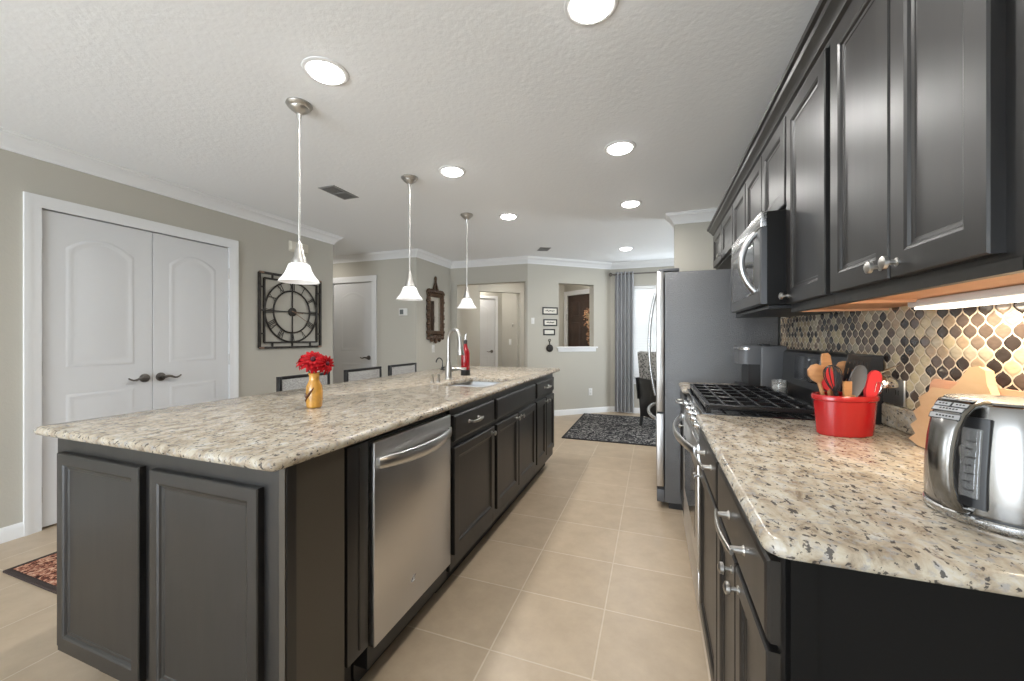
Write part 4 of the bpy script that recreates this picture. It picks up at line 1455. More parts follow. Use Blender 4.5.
# rugs
t = thing('dining_rug', 'charcoal area rug with pale vine pattern in front of the curtained window', 'rug', (-0.4, 5.5, 0))
MB().box((-1.04, 4.70, 0.001), (1.5, 6.30, 0.010), bev=0.003).build('pile', M['rug_grey'], t)
MB().panel(Fr((0, 0, 0.0), EX, EY, EZ), (-1.055, 4.685, 1.515, 6.315), [(0, 0.0005), (0, 0.0095), (0.003, 0.0112), (0.02, 0.0112), (0.023, 0.0095)], False, False).build('edge_binding', M['rug_black'], t)
t = thing('pantry_rug', 'reddish brown leopard print rug in front of the double pantry doors', 'rug', (-2.7, 1.7, 0))
MB().box((-3.16, 1.045, 0.001), (-2.535, 2.35, 0.010), bev=0.003).build('pile', M['rug_red'], t)
MB().panel(Fr((0, 0, 0), EX, EY, EZ), (-3.18, 1.02, -2.515, 2.37), [(0, 0.0005), (0, 0.009), (0.004, 0.0115), (0.022, 0.0115), (0.027, 0.009)], False, False).build('edge_binding', M['rug_border'], t)

# ------------------------------------------------------------------ right side: base cabinets and counter
RX = 0.19
u = base_unit('base_cabinet', 'dark base cabinet with wide drawer over two doors under the kettle counter', 0.748, 1.264, [(0.735, 0.990), (1.000, 1.258)], (0.735, 1.258), 0.775, RX, -1,
              knobs=[(0.955, 0.700 - 0.02), (1.034, 0.680)], handle_pull=(0.985, 0.792, 0.20), z=(0.135, 0.715, 0.728, 0.862))
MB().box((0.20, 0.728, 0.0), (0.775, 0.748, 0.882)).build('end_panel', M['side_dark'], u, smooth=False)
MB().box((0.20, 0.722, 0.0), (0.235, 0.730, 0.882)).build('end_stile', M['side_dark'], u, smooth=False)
base_unit('base_cabinet', 'dark narrow base cabinet with one drawer and door beside the range', 1.266, 1.748, [(1.275, 1.742)], (1.275, 1.742), 0.775, RX, -1,
          knobs=[(1.69, 0.680)], handle_pull=(1.47, 0.808, 0.20), z=(0.135, 0.715, 0.728, 0.862))
base_unit('base_cabinet', 'dark narrow base cabinet between range and refrigerator', 2.565, 2.960, [(2.575, 2.95)], (2.575, 2.95), 0.775, RX, -1,
          knobs=[(2.62, 0.680)], handle_pull=(2.76, 0.808, 0.16), z=(0.135, 0.715, 0.728, 0.862))
tag(slab(0.158, 0.690, 0.778, 1.752, 0.884, 0.914, 0.013, (0.035, 0.004, 0.004, 0.004)).build('countertop', M['granite'], angle=50), 'speckled beige granite counter under the kettle and red crock', 'countertop')
tag(slab(0.158, 2.560, 0.778, 2.965, 0.884, 0.914, 0.013, (0.004, 0.004, 0.004, 0.004)).build('countertop', M['granite'], angle=50), 'short granite counter with the coffee maker between range and refrigerator', 'countertop')
tag(slab(0.756, 0.692, 0.7795, 1.752, 0.9145, 0.990, 0.006, (0.004, 0.004, 0.004, 0.004)).build('granite_upstand', M['granite'], angle=50), 'low granite upstand behind the red crock at the wall', 'upstand')
tag(slab(0.756, 2.560, 0.7795, 2.965, 0.9145, 0.990, 0.006, (0.004, 0.004, 0.004, 0.004)).build('granite_upstand', M['granite'], angle=50), 'low granite upstand behind the coffee maker', 'upstand')
o = MB().box((0.772, 0.692, 0.9905), (0.7795, 2.985, 1.345)).box((0.772, 1.754, 0.90), (0.7795, 2.558, 0.9905)).build('wall_backsplash', M['arabesque'], smooth=False)
struct(o, 'lantern-shaped brown and beige glass tile backsplash', 'backsplash')

# ------------------------------------------------------------------ upper cabinets
UX, UD = 0.488, 0.776                             # face-frame plane, back


def upper(label, y0, y1, z0, doors, knobs=(), dz0=None, under=True, end=False):
    t = thing('wall_cabinet', label, 'cabinet', (0.63, (y0 + y1) / 2, z0), 'dark cabinets on the right wall')
    ztop = 2.085
    mb = MB()
    if under:
        mb.box((UX, y0, z0 + 0.02), (UD, y1, ztop))
        mb.box((UX, y0, z0), (UX + 0.018, y1, z0 + 0.021))
        if end:
            mb.box((UX, y0, z0), (UD, y0 + 0.016, z0 + 0.021))
    else:
        mb.box((UX, y0, z0), (UD, y1, ztop))
    mb.build('body', M['espresso'], t, smooth=False)
    if under:
        mb = MB().box((UX + 0.018, y0 + (0.016 if end else 0.002), z0 + 0.008), (UD - 0.002, y1 - 0.002, z0 + 0.0195))
        mb.box((UX + 0.018, y1 - 0.018, z0 + 0.0005), (UD - 0.004, y1 - 0.003, z0 + 0.010))
        mb.build('underside', M['tan_wood'], t, smooth=False)
    fr = Fr((UX, 0, 0), EY, EZ, -EX)
    for i, (a, b) in enumerate(doors):
        mb = MB(); shaker(mb, fr, (a, dz0 or z0 + 0.03, b, 2.065), 0.02, 0.055)
        d = mb.build('door', M['espresso'], t, smooth=False)
        if i < len(knobs):
            knob(d, (UX - 0.019, knobs[i][0], knobs[i][1]), -EX)
    return t


upper('tall dark wall cabinet with two doors nearest the camera, over the kettle', 0.748, 1.375, 1.315, [(0.792, 1.052), (1.058, 1.352)], [(1.025, 1.375), (1.085, 1.375)], end=True)
upper('dark single-door wall cabinet between the nearest cabinet and the microwave', 1.376, 1.757, 1.315, [(1.390, 1.745)], [(1.722, 1.375)])
upper('short dark wall cabinet with two doors above the microwave', 1.758, 2.448, 1.715, [(1.768, 2.098), (2.106, 2.440)], under=False, dz0=1.730)
upper('dark single-door wall cabinet just beyond the microwave', 2.449, 2.818, 1.345, [(2.458, 2.808)], under=False)
upper('dark wall cabinet with two doors above the refrigerator', 2.819, 3.70, 1.785, [(2.828, 3.250), (3.258, 3.680)], [(3.225, 1.83), (3.285, 1.83)], under=False, dz0=1.80)
KP = [(0, 2.066), (0.010, 2.066), (0.012, 2.080), (0.022, 2.086), (0.030, 2.104), (0.044, 2.118), (0.048, 2.130), (0.058, 2.134), (0.060, 2.148), (0, 2.148)]
tag(MB().molding([(UD, 0.748), (UX, 0.748), (UX, 3.70), (UD, 3.70)], KP, 1).build('crown_moulding', M['espresso'], angle=22), 'dark espresso crown moulding along the top of the wall cabinets', 'crown moulding')
# under-cabinet light bar
t = thing('light_bar', 'lit white under-cabinet light bar above the kettle', 'light', (0.705, 1.10, 1.31))
MB().box((0.660, 0.80, 1.303), (0.748, 1.40, 1.3225), bev=0.006).build('housing', M['white_plastic'], t)
MB().box((0.668, 0.815, 1.296), (0.740, 1.385, 1.3035), bev=0.003).build('lens', M['tube_glow'], t)
area('light_bar_glow', (0.704, 1.10, 1.293), (0, 0, PI / 2), 0.55, 0.06, 1.7, (1.0, 0.84, 0.62))

# ------------------------------------------------------------------ microwave
mw = thing('microwave', 'stainless over-the-range microwave with curved vertical handle', 'microwave', (0.57, 2.08, 1.35))
MX, my0, my1, mz0, mz1 = 0.413, 1.772, 2.385, 1.340, 1.712
MB().box((MX, my0, mz0 + 0.006), (0.768, my1, mz1), bev=0.004).build('case', M['side_dark'], mw)
frW = Fr((MX, 0, 0), EY, EZ, -EX)
mb = MB().panel(frW, (my0, mz0 + 0.012, my1, mz1 - 0.062), [(0, 0), (0, 0.020), (0.004, 0.024), (0.020, 0.024)], False, True)
mb.build('door', M['dark_steel'], mw)
MB().panel(frW, (my0 + 0.100, mz0 + 0.060, my1 - 0.05, mz1 - 0.095), [(0, 0.0242), (0.004, 0.0252), (0.012, 0.0255)], False, True).build('window', M['black_gloss'], mw)
mb = MB().box((my0, mz1 - 0.060, 0), (my1, mz1, 0.022), fr=frW, bev=0.003)
mb.build('vent_panel', M['steel_h'], mw)
MB().box((my0 + 0.33, mz1 - 0.038, 0.0215), (my0 + 0.37, mz1 - 0.026, 0.0228), fr=frW).build('emblem', M['chrome'], mw)
pts = []
for k in range(15):
    tt = k / 14
    pts.append(frW.p(my0 + 0.065, mz0 + 0.067 + 0.235 * tt, 0.026 + 0.050 * math.sin(PI * tt) ** 0.8))
MB().tube(pts, 0.0125, 12).build('handle', M['handle_steel'], mw)
MB().box((MX + 0.01, my0 + 0.02, mz0 - 0.006), (0.76, my1 - 0.02, mz0 + 0.007)).build('underside_filter', M['black_plastic'], mw, smooth=False)
mb = MB()
mb.box((0.60, my0 + 0.06, mz0 - 0.0085), (0.68, my0 + 0.16, mz0 - 0.0055))
mb.build('cooktop_lamp', M['tube_glow'], mw)

# ------------------------------------------------------------------ range
rg_ = thing('gas_range', 'stainless gas range with black grates between the two right counters', 'stove', (0.46, 2.13, 0))
SY0, SY1, SX = 1.758, 2.556, 0.178
MB().box((SX + 0.012, SY0, 0.10), (0.765, SY1, 0.898)).build('body', M['black_plastic'], rg_, smooth=False)
MB().box((SX + 0.06, SY0 + 0.02, 0.0), (0.74, SY1 - 0.02, 0.10)).build('plinth', M['black_plastic'], rg_, smooth=False)
mb = MB().box((SX - 0.012, SY0 + 0.004, 0.275), (SX + 0.012, SY1 - 0.004, 0.785), bev=0.004)
od = mb.build('oven_door', M['steel'], rg_)
MB().box((SX - 0.0135, SY0 + 0.10, 0.36), (SX - 0.011, SY1 - 0.10, 0.66)).build('window', M['black_gloss'], od)
hp = [(SX - 0.020 - 0.060 * math.sin(PI * k / 36) ** 0.85, SY0 + 0.02 + (SY1 - SY0 - 0.04) * k / 36, 0.752) for k in range(37)]
mb = MB().strap(hp, EZ, 0.036, 0.014)
for y in (SY0 + 0.03, SY1 - 0.03):
    mb.box((SX - 0.026, y - 0.014, 0.735), (SX - 0.008, y + 0.014, 0.770), bev=0.003)
mb.build('handle', M['handle_steel'], od, angle=60)
MB().box((SX - 0.010, SY0 + 0.004, 0.105), (SX + 0.012, SY1 - 0.004, 0.262), bev=0.004).build('storage_drawer', M['steel'], rg_)
frK = Fr((SX - 0.012, 0, 0.79), EY, Vector((0.30, 0, 0.954)), Vector((-0.954, 0, 0.30)))
mb = MB().rings([[(SX - 0.012, y, 0.79), (SX + 0.022, y, 0.905), (SX + 0.06, y, 0.905), (SX + 0.06, y, 0.79)] for y in (SY0, SY1)])
cp = mb.build('control_panel', M['steel_h'], rg_, smooth=False)
for k in range(5):
    y = SY0 + 0.085 + k * 0.144
    b0 = frK.p(y, 0.060, 0)
    MB().tube([b0, b0 + frK.n * 0.004, b0 + frK.n * 0.006, b0 + frK.n * 0.024, b0 + frK.n * 0.027], [0.023, 0.023, 0.018, 0.0155, 0.012], 18).build('knob', M['chrome'], cp)
mb = MB().box((SX + 0.005, SY0, 0.898), (0.70, SY1, 0.916), bev=0.004)
mb.build('cooktop', M['black_gloss'], rg_)
for (bxx, byy, r_) in ((0.32, 1.93, 0.045), (0.32, 2.33, 0.045), (0.51, 1.93, 0.038), (0.51, 2.33, 0.038), (0.41, 2.13, 0.045)):
    MB().lathe([(r_ + 0.012, 0.916), (r_ + 0.010, 0.922), (r_, 0.924), (r_, 0.930), (r_ * 0.8, 0.934)], (bxx, byy, 0), 22).build('burner', M['black_iron'], rg_)
third = (SY1 - SY0 - 0.03) / 3
for k in range(3):
    ya = SY0 + 0.015 + k * third + 0.004
    yb = ya + third - 0.008
    mb = MB()
    xa, xb = SX + 0.030, 0.590
    zb0, zb1 = 0.936, 0.950
    b = 0.0065
    for y in (ya, yb):
        mb.box((xa, y - b, zb0 - 0.004), (xb, y + b, zb1), bev=0.003, seg=1)
    for x in (xa, xb):
        mb.box((x - b - 0.004, ya, zb0 - 0.006), (x + b + 0.004, yb, zb1 - 0.001), bev=0.003, seg=1)
    for j in range(1, 6):
        x = xa + (xb - xa) * j / 6
        mb.box((x - 0.005, ya, zb0), (x + 0.005, yb, zb1), bev=0.002, seg=1)
    mb.box((xa, (ya + yb) / 2 - 0.005, zb0), (xb, (ya + yb) / 2 + 0.005, zb1), bev=0.002, seg=1)
    for y in (ya, yb):
        for x in (xa, xb):
            mb.box((x - 0.008, y - 0.008, 0.914), (x + 0.008, y + 0.008, zb0))
    mb.build('grate', M['black_iron'], rg_)
mb = MB()
mb.rings([[(0.690, y, 0.905), (0.668, y, 0.985), (0.676, y, 1.145), (0.690, y, 1.156), (0.765, y, 1.156), (0.765, y, 0.905)] for y in (SY0, SY1)])
bg = mb.build('back_guard', M['black_satin'], rg_, smooth=False)
frG = Fr((0.668, 0, 0.985), EY, Vector((0.05, 0, 0.9987)), Vector((-0.9987, 0, 0.05)))
MB().box((SY0 + 0.22, 0.030, -0.001), (SY1 - 0.20, 0.145, 0.003), fr=frG, bev=0.001).build('display_panel', M['black_gloss'], bg)
mb = MB()
for r in range(3):
    for c in range(5):
        mb.box((SY0 + 0.235 + c * 0.022, 0.040 + r * 0.030, 0.003), (SY0 + 0.250 + c * 0.022, 0.058 + r * 0.030, 0.0038), fr=frG)
mb.build('buttons', M['grey_plastic'], bg)

# glass candle jar beside the range
t = thing('glass_jar', 'small clear glass jar on the back corner of the range before the coffee maker', 'jar', (0.632, 2.47, 0.9165))
MB().lathe([(0.030, 0), (0.034, 0.004), (0.035, 0.06), (0.033, 0.066), (0.036, 0.070), (0.036, 0.076), (0.031, 0.076), (0.031, 0.07), (0.031, 0.01), (0.02, 0.006)], (0.632, 2.47, 0.9165), 26).build('jar_glass', M['glass'], t)
MB().lathe([(0.029, 0.010), (0.030, 0.012), (0.030, 0.040), (0.027, 0.043)], (0.632, 2.47, 0.9165), 24).build('filling', M['wax'], t)

# coffee maker
cm = thing('coffee_maker', 'dark grey single-serve coffee maker with overhanging head on the short counter', 'coffee maker', (0.6, 2.765, 0.914))
cy0_, cy1_ = 2.66, 2.87
MB().box((0.588, cy0_, 0.916), (0.722, cy1_, 1.172), bev=0.010, seg=3).build('water_tank', M['grey_plastic'], cm)
hd = []
mb = MB()
head = rrect(0.477, cy0_ + 0.004, 0.592, cy1_ - 0.004, 0.03, 6, [0.05, 0.004, 0.004, 0.05])
mb.rings([[(a, b, z) for a, b in head] for z in (1.062, 1.066, 1.165, 1.172)])
hd = mb.build('brew_head', M['grey_plastic'], cm)
MB().rings([[(a, b, z) for a, b in rrect(0.474, cy0_ + 0.001, 0.535, cy1_ - 0.001, 0.03, 6, [0.052, 0.004, 0.004, 0.052])] for z in (1.148, 1.160)]).build('chrome_band', M['steel_h'], hd)
MB().box((0.526, cy0_ + 0.008, 0.93), (0.590, cy1_ - 0.012, 1.065)).build('column', M['black_plastic'], cm, smooth=False)
MB().rings([[(a, b, z) for a, b in rrect(0.480, cy0_ + 0.01, 0.586, cy1_ - 0.01, 0.03, 6, [0.04, 0.004, 0.004, 0.04])] for z in (0.9145, 0.936, 0.940)]).build('drip_tray', M['black_plastic'], cm)
MB().box((0.61, cy0_ + 0.05, 1.170), (0.65, cy1_ - 0.05, 1.182), bev=0.003).build('lid_latch', M['black_plastic'], cm)

# ------------------------------------------------------------------ refrigerator
fr_ = thing('refrigerator', 'grey steel french-door refrigerator with bowed handles at the end of the right counter', 'refrigerator', (0.4, 3.45, 0))
FY0, FY1 = 3.002, 3.90
MB().box((0.072, FY0, 0.045), (0.765, FY1, 1.686), bev=0.006).build('case', M['fridge_side'], fr_)
MB().box((0.10, FY0 + 0.02, 0.0), (0.74, FY1 - 0.02, 0.045)).build('base_grille', M['black_plastic'], fr_, smooth=False)
MB().box((0.02, FY0 + 0.003, 0.047), (0.0715, FY1 - 0.003, 0.135), bev=0.003).build('kick_plate', M['grey_plastic'], fr_)
ymid = (FY0 + FY1) / 2
frX = Fr((0.066, 0, 0), EY, EZ, -EX)
for k, (a, b) in enumerate(((FY0 + 0.002, ymid - 0.003), (ymid + 0.003, FY1 - 0.002))):
    mb = MB().box((a, 0.690, 0), (b, 1.694, 0.048), fr=frX, bev=0.004)
    d = mb.build('door', M['steel'], fr_)
    yh = ymid - 0.045 if k == 0 else ymid + 0.045
    yh = FY0 + 0.40 if k == 0 else FY0 + 0.51
    pts = [frX.p(yh, 0.75 + 0.83 * q / 16, 0.052 + 0.052 * math.sin(PI * q / 16) ** 0.8) for q in range(17)]
    MB().tube(pts, 0.0115, 12).build('handle', M['steel_h'], d)
mb = MB().box((FY0 + 0.002, 0.155, 0), (FY1 - 0.002, 0.675, 0.048), fr=frX, bev=0.004)
d = mb.build('freezer_drawer', M['steel'], fr_)
pts = [frX.p(FY0 + 0.10 + 0.70 * q / 16, 0.622, 0.050 + 0.058 * math.sin(PI * q / 16) ** 0.6) for q in range(17)]
MB().tube(pts, 0.0125, 12).build('handle', M['steel_h'], d)
MB().box((0.03, FY0 + 0.02, 1.695), (0.17, FY0 + 0.09, 1.715), bev=0.006).build('hinge_cover', M['grey_plastic'], fr_)
MB().box((0.022, FY0 + 0.002, 0.677), (0.070, FY0 + 0.06, 0.688)).build('hinge', M['black_plastic'], fr_, smooth=False)
MB().box((0.022, FY0 + 0.002, 0.137), (0.070, FY0 + 0.06, 0.153)).build('hinge', M['black_plastic'], fr_, smooth=False)

# ------------------------------------------------------------------ crock and utensils
KX, KY, KZ = 0.568, 1.530, 0.914
kr = thing('utensil_crock', 'oval red ceramic crock full of utensils on the granite counter', 'crock', (KX, KY, KZ))
lat = Vector((0.94, 0.34, 0))                     # sideways as seen from the aisle
dep = Vector((-0.34, 0.94, 0))
L = []
for rA, rB, z in ((0.082, 0.048, 0.0), (0.086, 0.052, 0.004), (0.090, 0.056, 0.06), (0.094, 0.059, 0.108), (0.099, 0.064, 0.112), (0.100, 0.065, 0.122), (0.097, 0.062, 0.127), (0.091, 0.056, 0.124), (0.088, 0.054, 0.10), (0.080, 0.046, 0.012)):
    L.append([Vector((KX, KY, KZ + z)) + lat * (0.95 * rA * math.cos(2 * PI * k / 40)) + dep * (rB * math.sin(2 * PI * k / 40)) for k in range(40)])
MB().rings(L).build('crock_body', M['red_ceramic'], kr)


def kp(l, d, z):
    return Vector((KX, KY, KZ)) + lat * l + dep * d + EZ * z


def utensil(name, label, cat='utensil', base=(0, 0)):
    return thing(name, label, cat, kp(base[0], base[1], 0.014), 'utensils in the red crock')


def paddle(mb, c, ax, sd, Ls, t, cup=0.0):
    """flat or cupped head: stations (distance along ax, half width)."""
    c, ax, sd = Vector(c), Vector(ax).normalized(), Vector(sd)
    sd = (sd - ax * sd.dot(ax)).normalized()
    nn = ax.cross(sd)
    R = []
    m = 7
    for d, hw in Ls:
        top, bot = [], []
        for j in range(m):
            s = -1 + 2 * j / (m - 1)
            q = c + ax * d + sd * (hw * s) + nn * (-cup * hw * (1 - s * s))
            top.append(q + nn * t / 2); bot.append(q - nn * t / 2)
        R.append(top + bot[::-1])
    mb.rings(R)


toward = Vector((-0.34, -0.94, 0)) * -1   # away from camera
# wooden spoon (back left)
b0, b1 = kp(-0.03, 0.01, 0.016), kp(-0.066, 0.02, 0.165)
ax = (b1 - b0).normalized()
t = utensil('wooden_spoon', 'wooden spoon with round head at the left of the red crock, behind the whisk', base=(-0.03, 0.01))
MB().tube([b0, b1], [0.005, 0.006], 10).build('handle', M['utensil_wood'], t)
mb = MB(); paddle(mb, b1 - ax * 0.004, ax, lat, ((0, 0.006), (0.012, 0.018), (0.030, 0.027), (0.048, 0.024), (0.060, 0.008)), 0.006, 0.25)
mb.build('spoon_head', M['utensil_wood'], t)
# whisk
b0, b1 = kp(-0.02, -0.015, 0.016), kp(-0.046, -0.022, 0.135)
ax = (b1 - b0).normalized()
t = utensil('whisk', 'black wire whisk leaning left in the red crock', base=(-0.02, -0.015))
MB().tube([b0, b1], [0.006, 0.007], 10).build('handle', M['black_plastic'], t)
mb = MB()
s0 = (lat - ax * lat.dot(ax)).normalized(); n0 = ax.cross(s0)
for k in range(5):
    a = PI * k / 5
    dv = s0 * math.cos(a) + n0 * math.sin(a)
    pts = [b1 + ax * (0.085 * math.sin(PI * q / 2 * min(1, q2))) * 1.0 for q, q2 in ()] or []
    pts = []
    for q in range(17):
        ph = -PI * 0.5 + PI * q / 16
        sgn = math.sin(ph)
        h = math.cos(ph)
        pts.append(b1 - ax * 0.005 + ax * (0.092 * h ** 0.75) + dv * (0.025 * math.sin(PI * (0.5 + sgn / 2) * 2 - PI) if False else 0.026 * (sgn * (h ** 0.55) * 1.45 if h > 1e-3 else 0)))
    mb.tube(pts, 0.0014, 6)
mb.build('wires', M['black_plastic'], t)
# red spatula behind the whisk
b0, b1 = kp(-0.01, 0.02, 0.016), kp(-0.030, 0.026, 0.140)
ax = (b1 - b0).normalized()
t = utensil('silicone_spatula', 'red silicone spatula head just right of the black whisk', 'utensil', (-0.01, 0.02))
MB().tube([b0, b1], 0.005, 10).build('handle', M['utensil_wood'], t)
mb = MB(); paddle(mb, b1 - ax * 0.004, ax, lat, ((0, 0.008), (0.012, 0.019), (0.055, 0.022), (0.072, 0.017)), 0.008)
mb.build('spatula_head', M['red_silicone'], t)
# tall flat wooden stirrer
b0, b1 = kp(-0.005, 0.032, 0.016), kp(-0.016, 0.040, 0.150)
ax = (b1 - b0).normalized()
t = utensil('wooden_stirrer', 'tall narrow flat wooden stirrer standing highest in the crock', base=(-0.005, 0.032))
mb = MB(); paddle(mb, b0, ax, lat, ((0, 0.006), (0.12, 0.007), (0.14, 0.015), (0.20, 0.0165), (0.232, 0.014), (0.24, 0.008)), 0.006)
mb.build('stirrer_blade', M['utensil_wood'], t)
# slate silicone spoon
b0, b1 = kp(-0.005, -0.01, 0.016), kp(0.000, -0.028, 0.118)
ax = (kp(0.026, -0.030, 0.21) - b1).normalized()
t = utensil('silicone_spoon', 'slate grey silicone spoon at the front of the crock', base=(-0.005, -0.01))
MB().tube([b0, b1, b1 + ax * 0.01], [0.006, 0.0065, 0.007], 10).build('handle', M['utensil_wood'], t)
mb = MB(); paddle(mb, b1, ax, lat, ((0, 0.008), (0.015, 0.016), (0.045, 0.025), (0.075, 0.024), (0.098, 0.016), (0.106, 0.005)), 0.005, -0.3)
mb.build('spoon_bowl', M['slate_silicone'], t)
# second short wooden handle, front
b0, b1 = kp(-0.02, -0.035, 0.016), kp(-0.022, -0.036, 0.150)
t = utensil('wooden_spatula', 'short wooden spatula with square end at the front of the crock', base=(-0.02, -0.035))
mb = MB(); paddle(mb, b0, b1 - b0, lat, ((0, 0.006), (0.10, 0.007), (0.12, 0.012), (0.155, 0.013)), 0.006)
mb.build('spatula_blade', M['utensil_wood'], t)
# black slotted turner
b0, b1 = kp(0.02, 0.0, 0.016), kp(0.022, 0.000, 0.125)
ax = (kp(0.048, 0.004, 0.235) - b1).normalized()
t = utensil('slotted_turner', 'wide black slotted turner in the middle of the crock', base=(0.02, 0.0))
MB().tube([b0, b1], [0.006, 0.007], 10).build('handle', M['black_plastic'], t)
mb = MB()
sd_ = (lat - ax * lat.dot(ax)).normalized(); nn = ax.cross(sd_)
frT = Fr(b1, sd_, ax, nn)
for k in range(6):
    x = -0.032 + 0.0128 * k
    mb.box((x - 0.0042, 0.012, -0.0015), (x + 0.0042, 0.112, 0.0015), fr=frT)
for v in (0.004, 0.046, 0.080, 0.110):
    mb.box((-0.037, v, -0.0015), (0.037, v + 0.016, 0.0015), fr=frT)
mb.build('turner_blade', M['black_plastic'], t)
# wooden spoon behind turner (two rounded ends)
b0, b1 = kp(0.025, 0.03, 0.016), kp(0.036, 0.040, 0.185)
ax = (b1 - b0).normalized()
t = utensil('wooden_spoon', 'wooden spoon head showing above the black slotted turner', base=(0.025, 0.03))
MB().tube([b0, b1], 0.0055, 10).build('handle', M['utensil_wood'], t)
mb = MB(); paddle(mb, b1 - ax * 0.004, ax, lat, ((0, 0.006), (0.012, 0.022), (0.028, 0.030), (0.042, 0.022), (0.048, 0.008)), 0.006, 0.2)
mb.build('spoon_head', M['utensil_wood'], t)
# black ladle behind
b0, b1 = kp(0.04, 0.03, 0.016), kp(0.066, 0.038, 0.165)
t = utensil('black_ladle', 'black ladle with curved bowl at the back right of the crock', base=(0.04, 0.03))
MB().tube([b0, b1], 0.006, 10).build('handle', M['black_plastic'], t)
mb = MB()
ax = Vector((0.3, 0.1, 1)).normalized()
paddle(mb, b1 - ax * 0.004, ax, lat, ((0, 0.01), (0.014, 0.028), (0.034, 0.034), (0.052, 0.027), (0.060, 0.010)), 0.005, -0.5)
mb.build('ladle_bowl', M['black_plastic'], t)
# red spatula front right
b0, b1 = kp(0.03, -0.02, 0.016), kp(0.050, -0.030, 0.118)
ax = (kp(0.078, -0.024, 0.20) - b1).normalized()
t = utensil('silicone_spatula', 'red silicone spatula leaning at the right side of the crock', base=(0.03, -0.02))
MB().tube([b0, b1], 0.006, 10).build('handle', M['black_plastic'], t)
mb = MB(); paddle(mb, b1 - ax * 0.003, ax, lat, ((0, 0.007), (0.008, 0.014), (0.02, 0.0185), (0.05, 0.0205), (0.070, 0.020), (0.083, 0.016), (0.090, 0.010), (0.093, 0.003)), 0.009)
mb.build('spatula_head', M['red_silicone'], t)
# small steel whisk front right
b0, b1 = kp(0.055, -0.015, 0.016), kp(0.072, -0.022, 0.120)
ax = (b1 - b0).normalized()
t = utensil('small_whisk', 'small steel wire whisk at the right rim of the crock', base=(0.055, -0.015))
MB().tube([b0, b1], 0.005, 10).build('handle', M['utensil_wood'], t)
mb = MB()
s0 = (lat - ax * lat.dot(ax)).normalized(); n0 = ax.cross(s0)
for k in range(4):
    a = PI * k / 4
    dv = s0 * math.cos(a) + n0 * math.sin(a)
    pts = []
    for q in range(13):
        ph = -PI * 0.5 + PI * q / 12
        h = max(math.cos(ph), 0)
        pts.append(b1 - ax * 0.004 + ax * (0.055 * h ** 0.75) + dv * (0.020 * math.sin(ph) * h ** 0.55 * 1.4))
    mb.tube(pts, 0.0012, 6)
mb.build('wires', M['chrome'], t)
# chrome ladle hanging over the right rim
b0 = kp(0.05, 0.0, 0.016); b1 = kp(0.092, 0.006, 0.150)
t = utensil('chrome_ladle', 'shiny chrome ladle with upturned bowl leaning out to the right of the crock', base=(0.05, 0.0))
c0 = kp(0.133, 0.020, 0.160)
MB().tube([b0, b1, kp(0.102, 0.008, 0.158)], [0.004, 0.0045, 0.004], 8).build('handle', M['chrome'], t)
MB().lathe([(0.041, -0.012), (0.042, -0.008), (0.040, 0.004), (0.033, 0.017), (0.020, 0.026), (0.003, 0.029), (0.003, 0.027), (0.019, 0.024), (0.032, 0.015), (0.039, 0.003), (0.040, -0.008)], c0, 26, cap0=False, cap1=False).build('ladle_bowl', M['chrome'], t)
MB().tube([c0 + EZ * 0.024 - lat * 0.02, c0 + EZ * 0.045 + lat * 0.03, c0 + EZ * 0.058 + lat * 0.062], [0.004, 0.003, 0.0025], 8).build('hook_rod', M['chrome'], t)

# outlet on the backsplash
frO = Fr((0.772, 0, 0), EY, EZ, -EX)
t = thing('wall_outlet', 'chrome outlet plate on the tile backsplash behind the red crock', 'wall plate', (0.772, 1.70, 1.03))
MB().box((1.635, 0.993, 0), (1.765, 1.080, 0.008), fr=frO, bev=0.003).build('cover_plate', M['nickel'], t)
for y in (1.672, 1.728):
    mb = MB()
    for s in (-1, 1):
        mb.box((y + s * 0.007 - 0.002, 1.028, 0.0078), (y + s * 0.007 + 0.002, 1.044, 0.009), fr=frO)
    mb.build('socket_slots', M['ink'], t)

# ------------------------------------------------------------------ cutting boards
tilt = math.radians(7)
t = thing('cutting_board', 'light wood cutting board with jagged cut-out outline leaning on the backsplash', 'cutting board', (0.70, 1.33, 0.914))
frBd = Fr((0.712, -0.035, 0.9155), EY, Vector((math.sin(tilt), 0, math.cos(tilt))), Vector((-math.cos(tilt), 0, math.sin(tilt))))
out = [(1.10, 0.0), (1.46, 0.0), (1.505, 0.010), (1.478, 0.030), (1.507, 0.050), (1.480, 0.070), (1.503, 0.090), (1.474, 0.112), (1.490, 0.132), (1.455, 0.152), (1.440, 0.168), (1.372, 0.170), (1.352, 0.186), (1.333, 0.214), (1.318, 0.232), (1.290, 0.236), (1.268, 0.228), (1.256, 0.196), (1.240, 0.176), (1.14, 0.160), (1.09, 0.12)]
mb = MB()
mb.rings([[frBd.p(a, b, h) for a, b in out] for h in (0.0, 0.016)])
mb.build('board', M['board_wood'], t, smooth=False)
t = thing('cutting_board', 'reddish rectangular cutting board standing behind the jagged light board', 'cutting board', (0.735, 1.27, 0.914))
frB2 = Fr((0.7265, 0, 0.9155), EY, Vector((math.sin(tilt), 0, math.cos(tilt))), Vector((-math.cos(tilt), 0, math.sin(tilt))))
mb = MB().prism(frB2, rrect(1.10, 0.0, 1.452, 0.190, 0.02), 0.0, 0.012, 0.002)
mb.build('board', M['board_pink'], t)

